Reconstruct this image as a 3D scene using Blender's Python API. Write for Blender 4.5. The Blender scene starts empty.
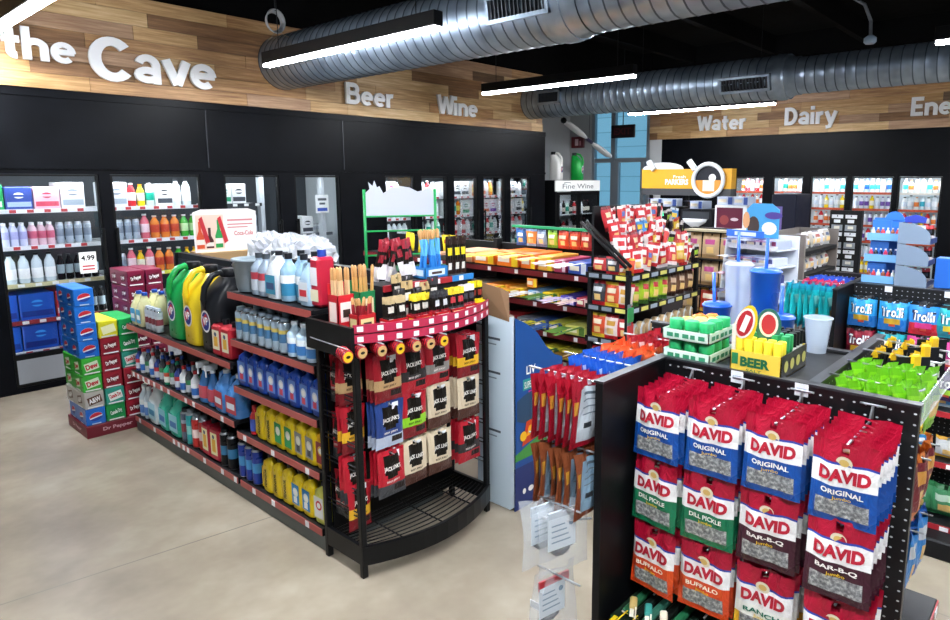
import bpy, math, random
from mathutils import Vector, Matrix
random.seed(7)
C = bpy.context.scene.collection
PI = math.pi
R = math.radians

# ---------------------------------------------------------------- materials
_M = {}
def lin(h):
    h = h.lstrip('#')
    o = []
    for i in (0, 2, 4):
        c = int(h[i:i+2], 16) / 255
        o.append(c / 12.92 if c <= .04045 else ((c + .055) / 1.055) ** 2.4)
    return (o[0], o[1], o[2], 1)
def mat(hexc, rough=.45, metal=0., coat=0.):
    """plain glossy / matt surface, with a faint procedural unevenness in its gloss"""
    k = (hexc, rough, metal, coat)
    if k in _M: return _M[k]
    m = bpy.data.materials.new('surface_' + hexc.lstrip('#')); m.use_nodes = True
    nt = m.node_tree; b = nt.nodes['Principled BSDF']
    b.inputs['Base Color'].default_value = lin(hexc)
    b.inputs['Metallic'].default_value = metal
    b.inputs['Coat Weight'].default_value = coat
    if sum(lin(hexc)[:3]) < .06: b.inputs['Specular IOR Level'].default_value = .22
    n = nt.nodes.new('ShaderNodeTexNoise'); n.inputs['Scale'].default_value = 9
    tc = nt.nodes.new('ShaderNodeTexCoord'); nt.links.new(tc.outputs['Object'], n.inputs['Vector'])
    r = nt.nodes.new('ShaderNodeMapRange'); nt.links.new(n.outputs['Fac'], r.inputs['Value'])
    r.inputs['To Min'].default_value = max(.03, rough - .08); r.inputs['To Max'].default_value = min(1, rough + .08)
    nt.links.new(r.outputs['Result'], b.inputs['Roughness'])
    _M[k] = m
    return m
def crinkled(m):
    """the same plastic with the fine creases of a filled pouch"""
    k = ('crinkle', m.name)
    if k in _M: return _M[k]
    c = m.copy(); nt = c.node_tree; b = nt.nodes.get('Principled BSDF')
    if b is None or not b.inputs['Normal'].is_linked:
        if b is not None:
            tc = nt.nodes.new('ShaderNodeTexCoord'); mp = nt.nodes.new('ShaderNodeMapping'); mp.inputs['Scale'].default_value = (1, 1, .55)
            n = nt.nodes.new('ShaderNodeTexNoise'); n.inputs['Scale'].default_value = 38; n.inputs['Detail'].default_value = 3; n.inputs['Distortion'].default_value = 1.2
            bp = nt.nodes.new('ShaderNodeBump'); bp.inputs['Strength'].default_value = .55; bp.inputs['Distance'].default_value = .014
            nt.links.new(tc.outputs['Object'], mp.inputs[0]); nt.links.new(mp.outputs[0], n.inputs['Vector']); nt.links.new(n.outputs['Fac'], bp.inputs['Height']); nt.links.new(bp.outputs[0], b.inputs['Normal'])
    _M[k] = c
    return c
def glow(name, col, strength):
    k = ('glow', name)
    if k in _M: return _M[k]
    m = bpy.data.materials.new(name); m.use_nodes = True
    nt = m.node_tree; nt.nodes.clear()
    e = nt.nodes.new('ShaderNodeEmission'); e.inputs['Color'].default_value = col; e.inputs['Strength'].default_value = strength
    o = nt.nodes.new('ShaderNodeOutputMaterial'); nt.links.new(e.outputs[0], o.inputs[0])
    _M[k] = m
    return m
def glass(name, tint=(1, 1, 1, 1), fac=.08, rough=.02):
    k = ('glass', name)
    if k in _M: return _M[k]
    m = bpy.data.materials.new(name); m.use_nodes = True
    nt = m.node_tree; nt.nodes.clear()
    t = nt.nodes.new('ShaderNodeBsdfTransparent'); t.inputs['Color'].default_value = tint
    g = nt.nodes.new('ShaderNodeBsdfGlossy'); g.inputs['Roughness'].default_value = rough
    f = nt.nodes.new('ShaderNodeFresnel'); f.inputs['IOR'].default_value = 1.45
    mx = nt.nodes.new('ShaderNodeMixShader')
    mt = nt.nodes.new('ShaderNodeMath'); mt.operation = 'MULTIPLY'; mt.inputs[1].default_value = fac / .08
    nt.links.new(f.outputs[0], mt.inputs[0]); nt.links.new(mt.outputs[0], mx.inputs[0])
    nt.links.new(t.outputs[0], mx.inputs[1]); nt.links.new(g.outputs[0], mx.inputs[2])
    o = nt.nodes.new('ShaderNodeOutputMaterial'); nt.links.new(mx.outputs[0], o.inputs[0])
    _M[k] = m
    return m
def film(name, col, alpha, rough=.25):
    """thin clear plastic film: part see-through, part glossy plastic"""
    k = ('film', name)
    if k in _M: return _M[k]
    m = bpy.data.materials.new(name); m.use_nodes = True
    b = m.node_tree.nodes['Principled BSDF']
    b.inputs['Base Color'].default_value = col; b.inputs['Roughness'].default_value = rough
    b.inputs['Alpha'].default_value = alpha
    _M[k] = m
    return m

# ---------------------------------------------------------------- text outlines (the built-in font), cached as flat meshes
_T = {}
def _arc(cx, cy, rx, ry, a0, a1, n=12):
    return [(cx + rx*math.cos(R(a0 + (a1-a0)*i/n)), cy + ry*math.sin(R(a0 + (a1-a0)*i/n))) for i in range(n+1)]
# heavy plain letters drawn as strokes: letter -> (advance, [centre lines])
_G = {'E': (.68, [[(.1, 0), (.1, 1)], [(.1, .9), (.6, .9)], [(.1, .5), (.55, .5)], [(.1, .1), (.6, .1)]]),
 'B': (.74, [[(.1, 0), (.1, 1)], [(.1, .9), (.38, .9)] + _arc(.38, .71, .18, .19, 90, -90) + [(.1, .52)], [(.1, .52), (.4, .52)] + _arc(.4, .31, .2, .21, 90, -90) + [(.1, .1)]]),
 'C': (.78, [_arc(.4, .5, .3, .41, 42, 318, 20)]), 'D': (.76, [[(.1, 0), (.1, 1)], [(.1, .9), (.3, .9)] + _arc(.3, .5, .3, .4, 90, -90, 16) + [(.1, .1)]]),
 'W': (1.0, [[(.07, 1), (.28, .03)], [(.28, .03), (.5, .92)], [(.5, .92), (.72, .03)], [(.72, .03), (.93, 1)]]), 'T': (.64, [[(0, .9), (.62, .9)], [(.31, .9), (.31, 0)]]),
 'a': (.66, [[(.5, 0), (.5, .46)], _arc(.31, .45, .19, .19, 165, 0), _arc(.3, .21, .2, .12, 0, 360, 16)]),
 'e': (.68, [_arc(.33, .33, .23, .25, -48, -360, 20), [(.1, .345), (.6, .345)]]), 'g': (.66, [_arc(.3, .34, .2, .24, 0, 360, 18), [(.5, .66), (.5, -.06)], _arc(.3, -.06, .2, .13, 0, -150)]),
 'h': (.66, [[(.1, 0), (.1, 1)], _arc(.31, .4, .21, .18, 180, 0) + [(.52, 0)]]), 'i': (.29, [[(.1, 0), (.1, .66)], [(.1, .8), (.1, 1)]]), 'l': (.29, [[(.1, 0), (.1, 1)]]),
 'n': (.66, [[(.1, 0), (.1, .66)], _arc(.31, .4, .21, .18, 180, 0) + [(.52, 0)]]), 'o': (.68, [_arc(.33, .33, .23, .25, 0, 360, 20)]), 'r': (.48, [[(.1, 0), (.1, .66)], _arc(.32, .38, .22, .2, 180, 75)]),
 't': (.50, [[(.22, .9), (.22, .25)] + _arc(.35, .23, .13, .14, 180, 275), [(.04, .58), (.44, .58)]]), 'v': (.6, [[(.06, .66), (.3, .04)], [(.3, .04), (.54, .66)]]), 'y': (.6, [[(.06, .66), (.3, .06)], [(.56, .66), (.26, -.18), (.08, -.2)]]), ' ': (.3, [])}
def stroke_geo(s, w):
    v = []; f = []; x0 = 0; h = w/2
    for ch in s:
        adv, ls = _G[ch]
        for lay, p in enumerate(ls):
            n = len(p); closed = n > 3 and abs(p[0][0]-p[-1][0]) + abs(p[0][1]-p[-1][1]) < 1e-6; b = len(v)
            for i in range(n):
                a = p[i-1] if i else (p[-2] if closed else p[i]); c = p[i+1] if i < n-1 else (p[1] if closed else p[i])
                dx, dy = c[0]-a[0], c[1]-a[1]; L = math.hypot(dx, dy) or 1
                hh = h*(.85 if ch in 'aeg' else 1)
                v += [(x0+p[i][0]-dy/L*hh, p[i][1]+dx/L*hh, lay), (x0+p[i][0]+dy/L*hh, p[i][1]-dx/L*hh, lay)]
            for i in range(n-1): f.append((b+2*i, b+2*i+1, b+2*i+3, b+2*i+2))
        x0 += adv
    xa = min(q[0] for q in v); xb = max(q[0] for q in v); ya = min(q[1] for q in v); yb = max(q[1] for q in v)
    return [((q[0]-xa)/(xb-xa), (q[1]-ya)/(yb-ya), q[2]) for q in v], f
def text_geo(s, bold=.03):
    k = (s, bold)
    if k in _T: return _T[k]
    if isinstance(bold, tuple): _T[k] = stroke_geo(s, bold[0]); return _T[k]
    cu = bpy.data.curves.new('t', 'FONT'); cu.body = s; cu.resolution_u = 3; cu.offset = bold
    cu.fill_mode = 'FRONT'
    o = bpy.data.objects.new('t', cu); C.objects.link(o)
    dg = bpy.context.evaluated_depsgraph_get(); dg.update()
    me = o.evaluated_get(dg).to_mesh()
    v = [(p.co.x, p.co.y) for p in me.vertices]; f = [tuple(p.vertices) for p in me.polygons]
    o.evaluated_get(dg).to_mesh_clear()
    bpy.data.objects.remove(o); bpy.data.curves.remove(cu)
    x0 = min(a for a, b in v); x1 = max(a for a, b in v); y0 = min(b for a, b in v); y1 = max(b for a, b in v)
    v = [((a - x0) / (x1 - x0), (b - y0) / (y1 - y0)) for a, b in v]
    _T[k] = (v, f)
    return _T[k]

# ---------------------------------------------------------------- mesh builder
class MB:
    def __init__(s): s.v = []; s.f = []; s.mi = []; s.sm = []; s.ms = []
    def slot(s, m):
        if m not in s.ms: s.ms.append(m)
        return s.ms.index(m)
    def add(s, vs, fs, m, smooth=False, T=None):
        b = len(s.v)
        if T is not None: vs = [tuple(T @ Vector(p)) for p in vs]
        s.v.extend(vs)
        single = not isinstance(m, (list, tuple))
        for i, f in enumerate(fs):
            s.f.append(tuple(b + k for k in f)); s.mi.append(s.slot(m if single else m[i])); s.sm.append(smooth)
    def box(s, x0, y0, z0, x1, y1, z1, m, c=0, T=None, skip=()):
        if x0 > x1: x0, x1 = x1, x0
        if y0 > y1: y0, y1 = y1, y0
        if z0 > z1: z0, z1 = z1, z0
        if c <= 0:
            vs = [(x, y, z) for z in (z0, z1) for y in (y0, y1) for x in (x0, x1)]
            fs = [(0, 2, 3, 1), (4, 5, 7, 6), (0, 1, 5, 4), (2, 6, 7, 3), (0, 4, 6, 2), (1, 3, 7, 5)]
            names = ['-z', '+z', '-y', '+y', '-x', '+x']
            if isinstance(m, dict): m = [m.get(n, m.get('')) for n in names]
            keep = [i for i, n in enumerate(names) if n not in skip]
            s.add(vs, [fs[i] for i in keep], [m[i] for i in keep] if isinstance(m, list) else m, False, T)
            return
        c = min(c, (x1-x0)*.49, (y1-y0)*.49, (z1-z0)*.49)
        vs = []; idx = {}
        X = (x0, x1); Y = (y0, y1); Z = (z0, z1)
        for i in (0, 1):
            for j in (0, 1):
                for k in (0, 1):
                    sx = 1 - 2*i; sy = 1 - 2*j; sz = 1 - 2*k
                    for a in range(3):
                        p = [X[i] + sx*c, Y[j] + sy*c, Z[k] + sz*c]
                        p[a] = (X[i], Y[j], Z[k])[a]
                        idx[(i, j, k, a)] = len(vs); vs.append(tuple(p))
        fs = []
        for a in range(3):
            b_, c_ = [(1, 2), (0, 2), (0, 1)][a]
            for e in (0, 1):
                q = []
                for (u, w) in ((0, 0), (1, 0), (1, 1), (0, 1)):
                    t = [0, 0, 0]; t[a] = e; t[b_] = u; t[c_] = w
                    q.append(idx[(*t, a)])
                fs.append(tuple(q))
        for a in range(3):           # edges along axis a
            b_, c_ = [(1, 2), (0, 2), (0, 1)][a]
            for u in (0, 1):
                for w in (0, 1):
                    t0 = [0, 0, 0]; t0[b_] = u; t0[c_] = w; t1 = list(t0); t1[a] = 1
                    fs.append((idx[(*t0, b_)], idx[(*t1, b_)], idx[(*t1, c_)], idx[(*t0, c_)]))
        for i in (0, 1):
            for j in (0, 1):
                for k in (0, 1): fs.append(tuple(idx[(i, j, k, a)] for a in range(3)))
        s.add(vs, fs, m, False, T)
    def prism(s, poly, h, m, T=None, side=None, smooth=False):
        """poly: 2-D points (x, y); extruded from z=0 to z=h"""
        n = len(poly)
        vs = [(x, y, 0) for x, y in poly] + [(x, y, h) for x, y in poly]
        s.add(vs, [tuple(range(n))[::-1], tuple(range(n, 2*n))], m, False, T)
        s.add(vs, [(i, (i+1) % n, n + (i+1) % n, n + i) for i in range(n)], side or m, smooth, T)
    def lathe(s, prof, m, n=12, at=(0, 0, 0), sx=1, sy=1, T=None, rot=0, cap=True):
        """prof: [(r, z) or (r, z, material of the band above)]"""
        vs = []; fs = []; ms = []
        for p in prof:
            for i in range(n):
                a = 2*PI*i/n + rot
                vs.append((at[0] + p[0]*math.cos(a)*sx, at[1] + p[0]*math.sin(a)*sy, at[2] + p[1]))
        for j in range(len(prof) - 1):
            mm = prof[j][2] if len(prof[j]) > 2 else m
            for i in range(n):
                fs.append((j*n + i, j*n + (i+1) % n, (j+1)*n + (i+1) % n, (j+1)*n + i)); ms.append(mm)
        s.add(vs, fs, ms, True, T)
        if cap:
            k = len(prof) - 1
            s.add(vs[:n], [tuple(range(n))[::-1]], prof[0][2] if len(prof[0]) > 2 else m, False, T)
            s.add(vs[k*n:], [tuple(range(n))], prof[k-1][2] if len(prof[k-1]) > 2 else m, False, T)
    def cyl(s, p0, p1, r, m, n=10, r2=None, cap=True, T=None):
        p0 = Vector(p0); p1 = Vector(p1); d = p1 - p0
        q = d.to_track_quat('Z', 'Y').to_matrix().to_4x4()
        M = Matrix.Translation(p0) @ q
        if T is not None: M = T @ M
        s.lathe([(r, 0), (r if r2 is None else r2, d.length)], m, n, T=M, cap=cap)
    def tube(s, pts, r, m, n=6, T=None, closed=False):
        pts = [Vector(p) for p in pts]; vs = []; N = len(pts)
        up = Vector((0, 0, 1)); last = None
        for i, p in enumerate(pts):
            a = pts[(i-1) % N] if (i > 0 or closed) else p
            b = pts[(i+1) % N] if (i < N-1 or closed) else p
            d = (b - a).normalized()
            if last is None:
                ref = up if abs(d.z) < .9 else Vector((1, 0, 0))
                e1 = d.cross(ref).normalized()
            else:
                e1 = (last - d*last.dot(d)).normalized()
            last = e1; e2 = d.cross(e1)
            for k in range(n):
                t = 2*PI*k/n
                vs.append(tuple(p + e1*(r*math.cos(t)) + e2*(r*math.sin(t))))
        fs = []
        for i in range(N if closed else N-1):
            for k in range(n):
                j = (i+1) % N
                fs.append((i*n + k, i*n + (k+1) % n, j*n + (k+1) % n, j*n + k))
        if not closed:
            fs.append(tuple(range(n))[::-1]); fs.append(tuple((N-1)*n + k for k in range(n)))
        s.add(vs, fs, m, True, T)
    def loft(s, lv, m, n=16, T=None, at=(0, 0, 0)):
        """lv: levels (z, cx, cy, hx, hy, squareness[, material of the band above])"""
        vs = []; fs = []; ms = []
        for q in lv:
            z, cx, cy, hx, hy, pw = q[:6]
            for i in range(n):
                a = 2*PI*(i+.5)/n; c, d = math.cos(a), math.sin(a)
                k = (abs(c)**pw + abs(d)**pw)**(-1/pw)
                vs.append((at[0]+cx+hx*c*k, at[1]+cy+hy*d*k, at[2]+z))
        for j in range(len(lv)-1):
            mm = lv[j][6] if len(lv[j]) > 6 else m
            for i in range(n):
                fs.append((j*n+i, j*n+(i+1) % n, (j+1)*n+(i+1) % n, (j+1)*n+i)); ms.append(mm)
        s.add(vs, fs, ms, True, T)
        k = len(lv)-1
        s.add(vs[:n], [tuple(range(n))[::-1]], lv[0][6] if len(lv[0]) > 6 else m, False, T)
        s.add(vs[k*n:], [tuple(range(n))], lv[k-1][6] if len(lv[k-1]) > 6 else m, False, T)
    def quad(s, a, b, c, d, m): s.add([a, b, c, d], [(0, 1, 2, 3)], m)
    def text(s, body, T, w, h, m, bold=.03, ext=0, surf=None, lift=.001):
        """lettering w x h in the local x-y plane of T (z = out); ext = raised thickness; surf(x, y) = height of the surface it lies on"""
        v, f = text_geo(body, bold)
        vs = [(p[0]*w, p[1]*h, (surf(p[0]*w, p[1]*h) if surf else 0) + lift + (p[2]*.002 if len(p) > 2 else 0)) for p in v]
        if ext:
            n = len(vs)
            top = [(x, y, z + ext) for x, y, z in vs]
            cnt = {}
            for q in f:
                for i in range(len(q)):
                    e = (q[i], q[(i+1) % len(q)]); cnt[e] = 1
            side = [(a, b, n + b, n + a) for (a, b) in cnt if (b, a) not in cnt]
            s.add(vs + top, [tuple(n + i for i in q) for q in f] + side, m, False, T)
        else:
            s.add(vs, f, m, False, T)
    def disc(s, T, r, m, n=16, r2=None, lift=.001):
        r2 = r if r2 is None else r2
        s.add([(r*math.cos(2*PI*i/n), r2*math.sin(2*PI*i/n), lift) for i in range(n)], [tuple(range(n))], m, False, T)
    def rect(s, T, x0, y0, x1, y1, m, lift=.001):
        s.add([(x0, y0, lift), (x1, y0, lift), (x1, y1, lift), (x0, y1, lift)], [(0, 1, 2, 3)], m, False, T)
    def mesh(s, name):
        me = bpy.data.meshes.new(name)
        me.from_pydata(s.v, [], s.f)
        for m in s.ms: me.materials.append(m)
        me.polygons.foreach_set('material_index', s.mi)
        me.polygons.foreach_set('use_smooth', s.sm)
        me.update()
        return me
    def obj(s, name, parent=None, loc=None, rz=0):
        o = bpy.data.objects.new(name, s.mesh(name)); C.objects.link(o)
        if parent is not None: o.parent = parent
        if loc is not None: o.location = loc
        if rz: o.rotation_euler = (0, 0, rz)
        return o

def frame(o, x, n):
    """local frame at o: x axis along x, z axis along n (outwards), y completes it"""
    x = Vector(x).normalized(); n = Vector(n).normalized(); y = n.cross(x)
    return Matrix(((x.x, y.x, n.x, o[0]), (x.y, y.y, n.y, o[1]), (x.z, y.z, n.z, o[2]), (0, 0, 0, 1)))
FX = lambda o: frame(o, (0, -1, 0), (-1, 0, 0))     # on a face that looks towards -x
FY = lambda o: frame(o, (1, 0, 0), (0, -1, 0))      # on a face that looks towards -y

# ---------------------------------------------------------------- things
def tag(o, label, cat, group=None, kind=None):
    o['label'] = label; o['category'] = cat
    if group: o['group'] = group
    if kind: o['kind'] = kind
    return o
def thing(name, label, cat, loc=(0, 0, 0), rz=0, group=None):
    o = bpy.data.objects.new(name, None); C.objects.link(o); o.empty_display_size = .05
    o.location = loc; o.rotation_euler = (0, 0, rz)
    return tag(o, label, cat, group)
def struct(o): o['kind'] = 'structure'; return o
def copy_tree(o, parent=None):
    c = o.copy(); C.objects.link(c)
    if parent is not None: c.parent = parent
    for ch in _kids.get(o.name, []): copy_tree(ch, c)
    return c
_kids = {}
class Proto:
    """one of a kind, built once; the first placing moves it, later ones copy it with its parts"""
    def __init__(s, root):
        s.root = root; s.used = False
        s.note(root)
    def note(s, o):
        ks = [c for c in s.pool if c.parent == o]
        _kids[o.name] = ks
        for k in ks: s.note(k)
    @property
    def pool(s): return list(C.objects)
    def put(s, loc, label, cat, group=None, rz=0, rx=0, ry=0, scale=None):
        o = s.root if not s.used else copy_tree(s.root)
        s.used = True
        o.location = loc; o.rotation_euler = (rx, ry, rz)
        if scale: o.scale = scale if isinstance(scale, tuple) else (scale,)*3
        if 'group' in o.keys() and not group: del o['group']
        return tag(o, label, cat, group)
ORD = ['first', 'second', 'third', 'fourth', 'fifth', 'sixth', 'seventh', 'eighth', 'ninth', 'tenth', 'eleventh', 'twelfth',
       'thirteenth', 'fourteenth', 'fifteenth', 'sixteenth', 'seventeenth', 'eighteenth', 'nineteenth', 'twentieth']
ORD += ['twenty-' + o for o in ORD[:9]] + ['thirtieth'] + ['thirty-' + o for o in ORD[:9]] + ['fortieth']
def J(a): return random.uniform(-a, a)

WHITE = '#f2f2ee'; BLACK = '#0b0c0f'; RED = '#b3121f'; YEL = '#f2cf12'; BLUE = '#1546b0'; GREEN = '#169a45'
mblack = mat(BLACK, .45); mwhite = mat(WHITE, .5); msteel = mat('#b9bdc2', .3, .9); mlip = mat('#8f1d27', .4); mtagm = mat('#eceff2', .5)
# ================================================================ the room
YA, XB = 7.154, 11.93            # cooler fronts: the long wall and the far wall
def noise_mat(name, c1, c2, scale, rough=(.3, .5), detail=6, c3=None, bump=0.0, stretch=(1, 1, 1)):
    m = bpy.data.materials.new(name); m.use_nodes = True
    nt = m.node_tree; b = nt.nodes['Principled BSDF']; L = nt.links.new
    tc = nt.nodes.new('ShaderNodeTexCoord'); mp = nt.nodes.new('ShaderNodeMapping'); mp.inputs['Scale'].default_value = stretch
    L(tc.outputs['Object'], mp.inputs['Vector'])
    n = nt.nodes.new('ShaderNodeTexNoise'); n.inputs['Scale'].default_value = scale; n.inputs['Detail'].default_value = detail
    n.inputs['Roughness'].default_value = .62
    L(mp.outputs[0], n.inputs['Vector'])
    r = nt.nodes.new('ShaderNodeValToRGB'); r.color_ramp.elements[0].position = .32; r.color_ramp.elements[1].position = .68
    r.color_ramp.elements[0].color = lin(c1); r.color_ramp.elements[1].color = lin(c2)
    if c3: e = r.color_ramp.elements.new(.52); e.color = lin(c3)
    L(n.outputs['Fac'], r.inputs[0]); L(r.outputs[0], b.inputs['Base Color'])
    q = nt.nodes.new('ShaderNodeMapRange'); q.inputs['To Min'].default_value = rough[0]; q.inputs['To Max'].default_value = rough[1]
    L(n.outputs['Fac'], q.inputs['Value']); L(q.outputs[0], b.inputs['Roughness'])
    if bump:
        bp = nt.nodes.new('ShaderNodeBump'); bp.inputs['Strength'].default_value = bump; bp.inputs['Distance'].default_value = .01
        L(n.outputs['Fac'], bp.inputs['Height']); L(bp.outputs[0], b.inputs['Normal'])
    return m
m_floor = noise_mat('polished_concrete', '#82776a', '#b0a694', .9, (.2, .3), 5, '#9a8f7e')
m_joint = mat('#6f6759', .7)
m_black = noise_mat('black_panel', '#040508', '#0a0c11', 3, (.3, .45)); m_black.node_tree.nodes['Principled BSDF'].inputs['Specular IOR Level'].default_value = .1
m_ceil = mat('#050506', .95); m_ceil.node_tree.nodes['Principled BSDF'].inputs['Specular IOR Level'].default_value = .1
m_greywall = mat('#b9bbbd', .7)
m_cool = mat('#e4ecef', .5)

b = MB(); b.box(-4, -4, -.1, 14, 10.6, 0, m_floor)
for (x0, y0, x1, y1) in ((.2, 3.62, 2.0, 3.335), (-3, 1.2, 12, 1.19), (3.2, -3, 3.21, 8)):
    d = Vector((x1-x0, y1-y0, 0)).normalized(); n_ = Vector((-d.y, d.x, 0))*.004
    b.quad((x0-n_.x, y0-n_.y, .0006), (x1-n_.x, y1-n_.y, .0006), (x1+n_.x, y1+n_.y, .0006), (x0+n_.x, y0+n_.y, .0006), m_joint)
struct(b.obj('floor'))
b = MB(); b.box(-4, -4, 4.4, 12.1, 10.6, 4.5, m_ceil)
for k in range(9): b.box(-4, -3 + k*1.5, 4.1, 12.0, -2.9 + k*1.5, 4.4, m_ceil)
struct(b.obj('ceiling'))
# ---- long wall: doors are openings, (x0, x1)
DA = [(1.33, 2.135), (2.23, 3.07), (3.32, 3.96), (4.15, 4.77)] + [(5.46 + .62*i, 5.96 + .62*i) for i in range(5)]
ZD0, ZD1 = .05, 1.955
b = MB()
b.box(-1.2, YA, ZD1, 8.83, YA+.1, 2.70, m_black)
b.box(-1.2, YA-.012, 2.63, 8.83, YA, 2.70, m_black); b.box(-1.2, YA-.015, 2.0, 8.83, YA, 2.03, m_black)
xs = [-1.2] + [v for d in DA for v in d] + [8.83]
for i in range(0, len(xs), 2): b.box(xs[i], YA, 0, xs[i+1], YA+.1, ZD1, m_black)
for d in DA: b.box(d[0], YA, 0, d[1], YA+.1, ZD0, m_black)
for x in (3.17, 4.84): b.box(x-.004, YA-.006, 2.03, x+.004, YA, 2.63, mat('#23262e', .3))
b.box(8.73, YA+.1, 0, 8.83, 9.0, 2.70, m_black)
struct(b.obj('wall_left'))
b = MB(); b.box(-1.2, YA+.02, 3.62, 11.93, YA+.1, 4.4, m_ceil); struct(b.obj('wall_left_upper'))
b = MB(); b.box(-1.2, 8.5, 0, 8.73, 8.6, 2.4, mat('#3a4046', .6)); struct(b.obj('wall_cooler_back'))
b = MB(); b.box(-1.2, YA+.1, 2.3, 8.73, 8.5, 2.4, m_cool); struct(b.obj('ceiling_cooler'))
b = MB(); b.box(5.1, YA+.1, 0, 5.16, 8.5, 2.3, m_cool); struct(b.obj('wall_cooler_partition'))
# ---- far wall
DB = [(4.56, 5.11), (3.87, 4.40), (3.16, 3.74), (2.46, 3.08), (1.79, 2.39)]
b = MB()
b.box(XB, -3, 1.955, XB+.1, 6.66, 2.70, m_black)
b.box(XB-.015, -3, 2.0, XB, 6.66, 2.03, m_black)
ys = [-3] + [v for d in DB[::-1] for v in d] + [6.66]
for i in range(0, len(ys), 2): b.box(XB, ys[i], 0, XB+.1, ys[i+1], 1.955, m_black)
for d in DB: b.box(XB, d[0], 0, XB+.1, d[1], .25, m_black)
struct(b.obj('wall_right'))
b = MB(); b.box(XB+.9, -3, 0, XB+1, 6.66, 2.4, m_cool); b.box(XB+.1, -3, 2.3, XB+.9, 6.66, 2.4, m_cool); struct(b.obj('wall_right_cooler_back'))
b = MB(); b.box(XB, 6.66, 0, XB+.12, 6.93, 2.72, m_greywall); b.box(XB, 8.37, 0, XB+.12, 9.0, 4.4, m_greywall)
struct(b.obj('wall_right_end'))
b = MB(); b.box(XB+.02, -3, 3.62, XB+.12, 6.93, 4.4, m_ceil); b.box(XB, 6.93, 3.62, XB+.12, 8.37, 4.4, m_ceil); struct(b.obj('wall_right_upper'))
b = MB(); b.box(8.7, 8.96, 0, XB, 9.06, 4.4, m_greywall); struct(b.obj('wall_back'))
# ---- window beside the wine cooler, brick outside
ma = mat('#9aa3aa', .35, .7)
b = MB()
b.box(XB+.02, 6.93, 3.5, XB+.1, 8.37, 3.62, ma); b.box(XB+.02, 6.93, 2.27, XB+.1, 8.37, 2.36, ma); b.box(XB+.02, 6.93, 0, XB+.1, 8.37, .12, ma)
for y0, y1 in ((6.93, 7.02), (7.78, 7.88), (8.30, 8.37)): b.box(XB+.01, y0, .12, XB+.11, y1, 3.5, ma)
b.box(XB+.0, 7.05, .12, XB+.1, 7.14, 2.27, ma); b.box(XB+.0, 7.68, .12, XB+.1, 7.78, 2.27, ma)
struct(b.obj('window_1'))
b = MB(); b.box(XB+.05, 6.95, .1, XB+.06, 8.35, 3.55, glass('window_glass', (.72, .92, 1, 1))); o = struct(b.obj('window_1_pane'))
def brick_mat():
    m = bpy.data.materials.new('painted_brick'); m.use_nodes = True; nt = m.node_tree; L = nt.links.new; bs = nt.nodes['Principled BSDF']
    tc = nt.nodes.new('ShaderNodeTexCoord'); mp = nt.nodes.new('ShaderNodeMapping'); mp.inputs['Rotation'].default_value = (R(90), 0, R(90))
    L(tc.outputs['Object'], mp.inputs[0]); br = nt.nodes.new('ShaderNodeTexBrick'); L(mp.outputs[0], br.inputs[0])
    br.inputs['Color1'].default_value = lin('#a9cfe2'); br.inputs['Color2'].default_value = lin('#b9dcec'); br.inputs['Mortar'].default_value = lin('#86aec4')
    br.inputs['Scale'].default_value = 1; br.inputs['Brick Width'].default_value = .4; br.inputs['Row Height'].default_value = .13; br.inputs['Mortar Size'].default_value = .012
    L(br.outputs[0], bs.inputs['Base Color']); bs.inputs['Roughness'].default_value = .8
    return m
b = MB(); b.box(15.5, 4, -.1, 15.7, 16, 9, brick_mat()); struct(b.obj('wall_outside'))
# ---- reclaimed wood bands above the coolers, plank by plank
WOODTONES = [('#8a6242', '#c8a072', '#ad8458'), ('#a88252', '#dcba8a', '#c6a070'), ('#6e4e34', '#a07a54', '#886444'),
    ('#947058', '#c6a486', '#ae8c6e'), ('#b6905e', '#e2c69a', '#d0ae7e'), ('#584230', '#84684c', '#6c5440'), ('#9a7448', '#d0ac7a', '#b68e5e')]
woods = [noise_mat('wood_%d' % i, a, c, 5, (.45, .65), 8, d, .15, (.5, 1, 9)) for i, (a, c, d) in enumerate(WOODTONES)]
woodsB = [noise_mat('woodb_%d' % i, a, c, 5, (.45, .65), 8, d, .15, (1, .5, 9)) for i, (a, c, d) in enumerate(WOODTONES)]
def planks(a0, a1, put, ws, seed, rows=7, lo=.5, hi=1.6):
    rnd = random.Random(seed); h = .92/rows
    for r in range(rows):
        a = a0 - rnd.uniform(0, .5)
        while a < a1:
            e = a + rnd.uniform(lo, hi)
            w = ws[rnd.choices(range(7), (3, 4, 2, 3, 4, 1, 3))[0]]
            put(max(a, a0), min(e, a1) - .003, 2.70 + r*h + .002, 2.70 + (r+1)*h - .001, rnd.uniform(0, .006), w); a = e
b = MB()
planks(-1.2, 8.72, lambda a, e, z0, z1, t, w: e > a and b.box(a, YA-.03-t, z0, e, YA+.08, z1, w), woods, 5)
struct(b.obj('trim_wood_cladding'))
b = MB()
planks(-3, 6.93, lambda a, e, z0, z1, t, w: e > a and b.box(XB-.03-t, a, z0, XB+.08, e, z1, w), woodsB, 9)
struct(b.obj('trim_wood_planks'))

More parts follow.
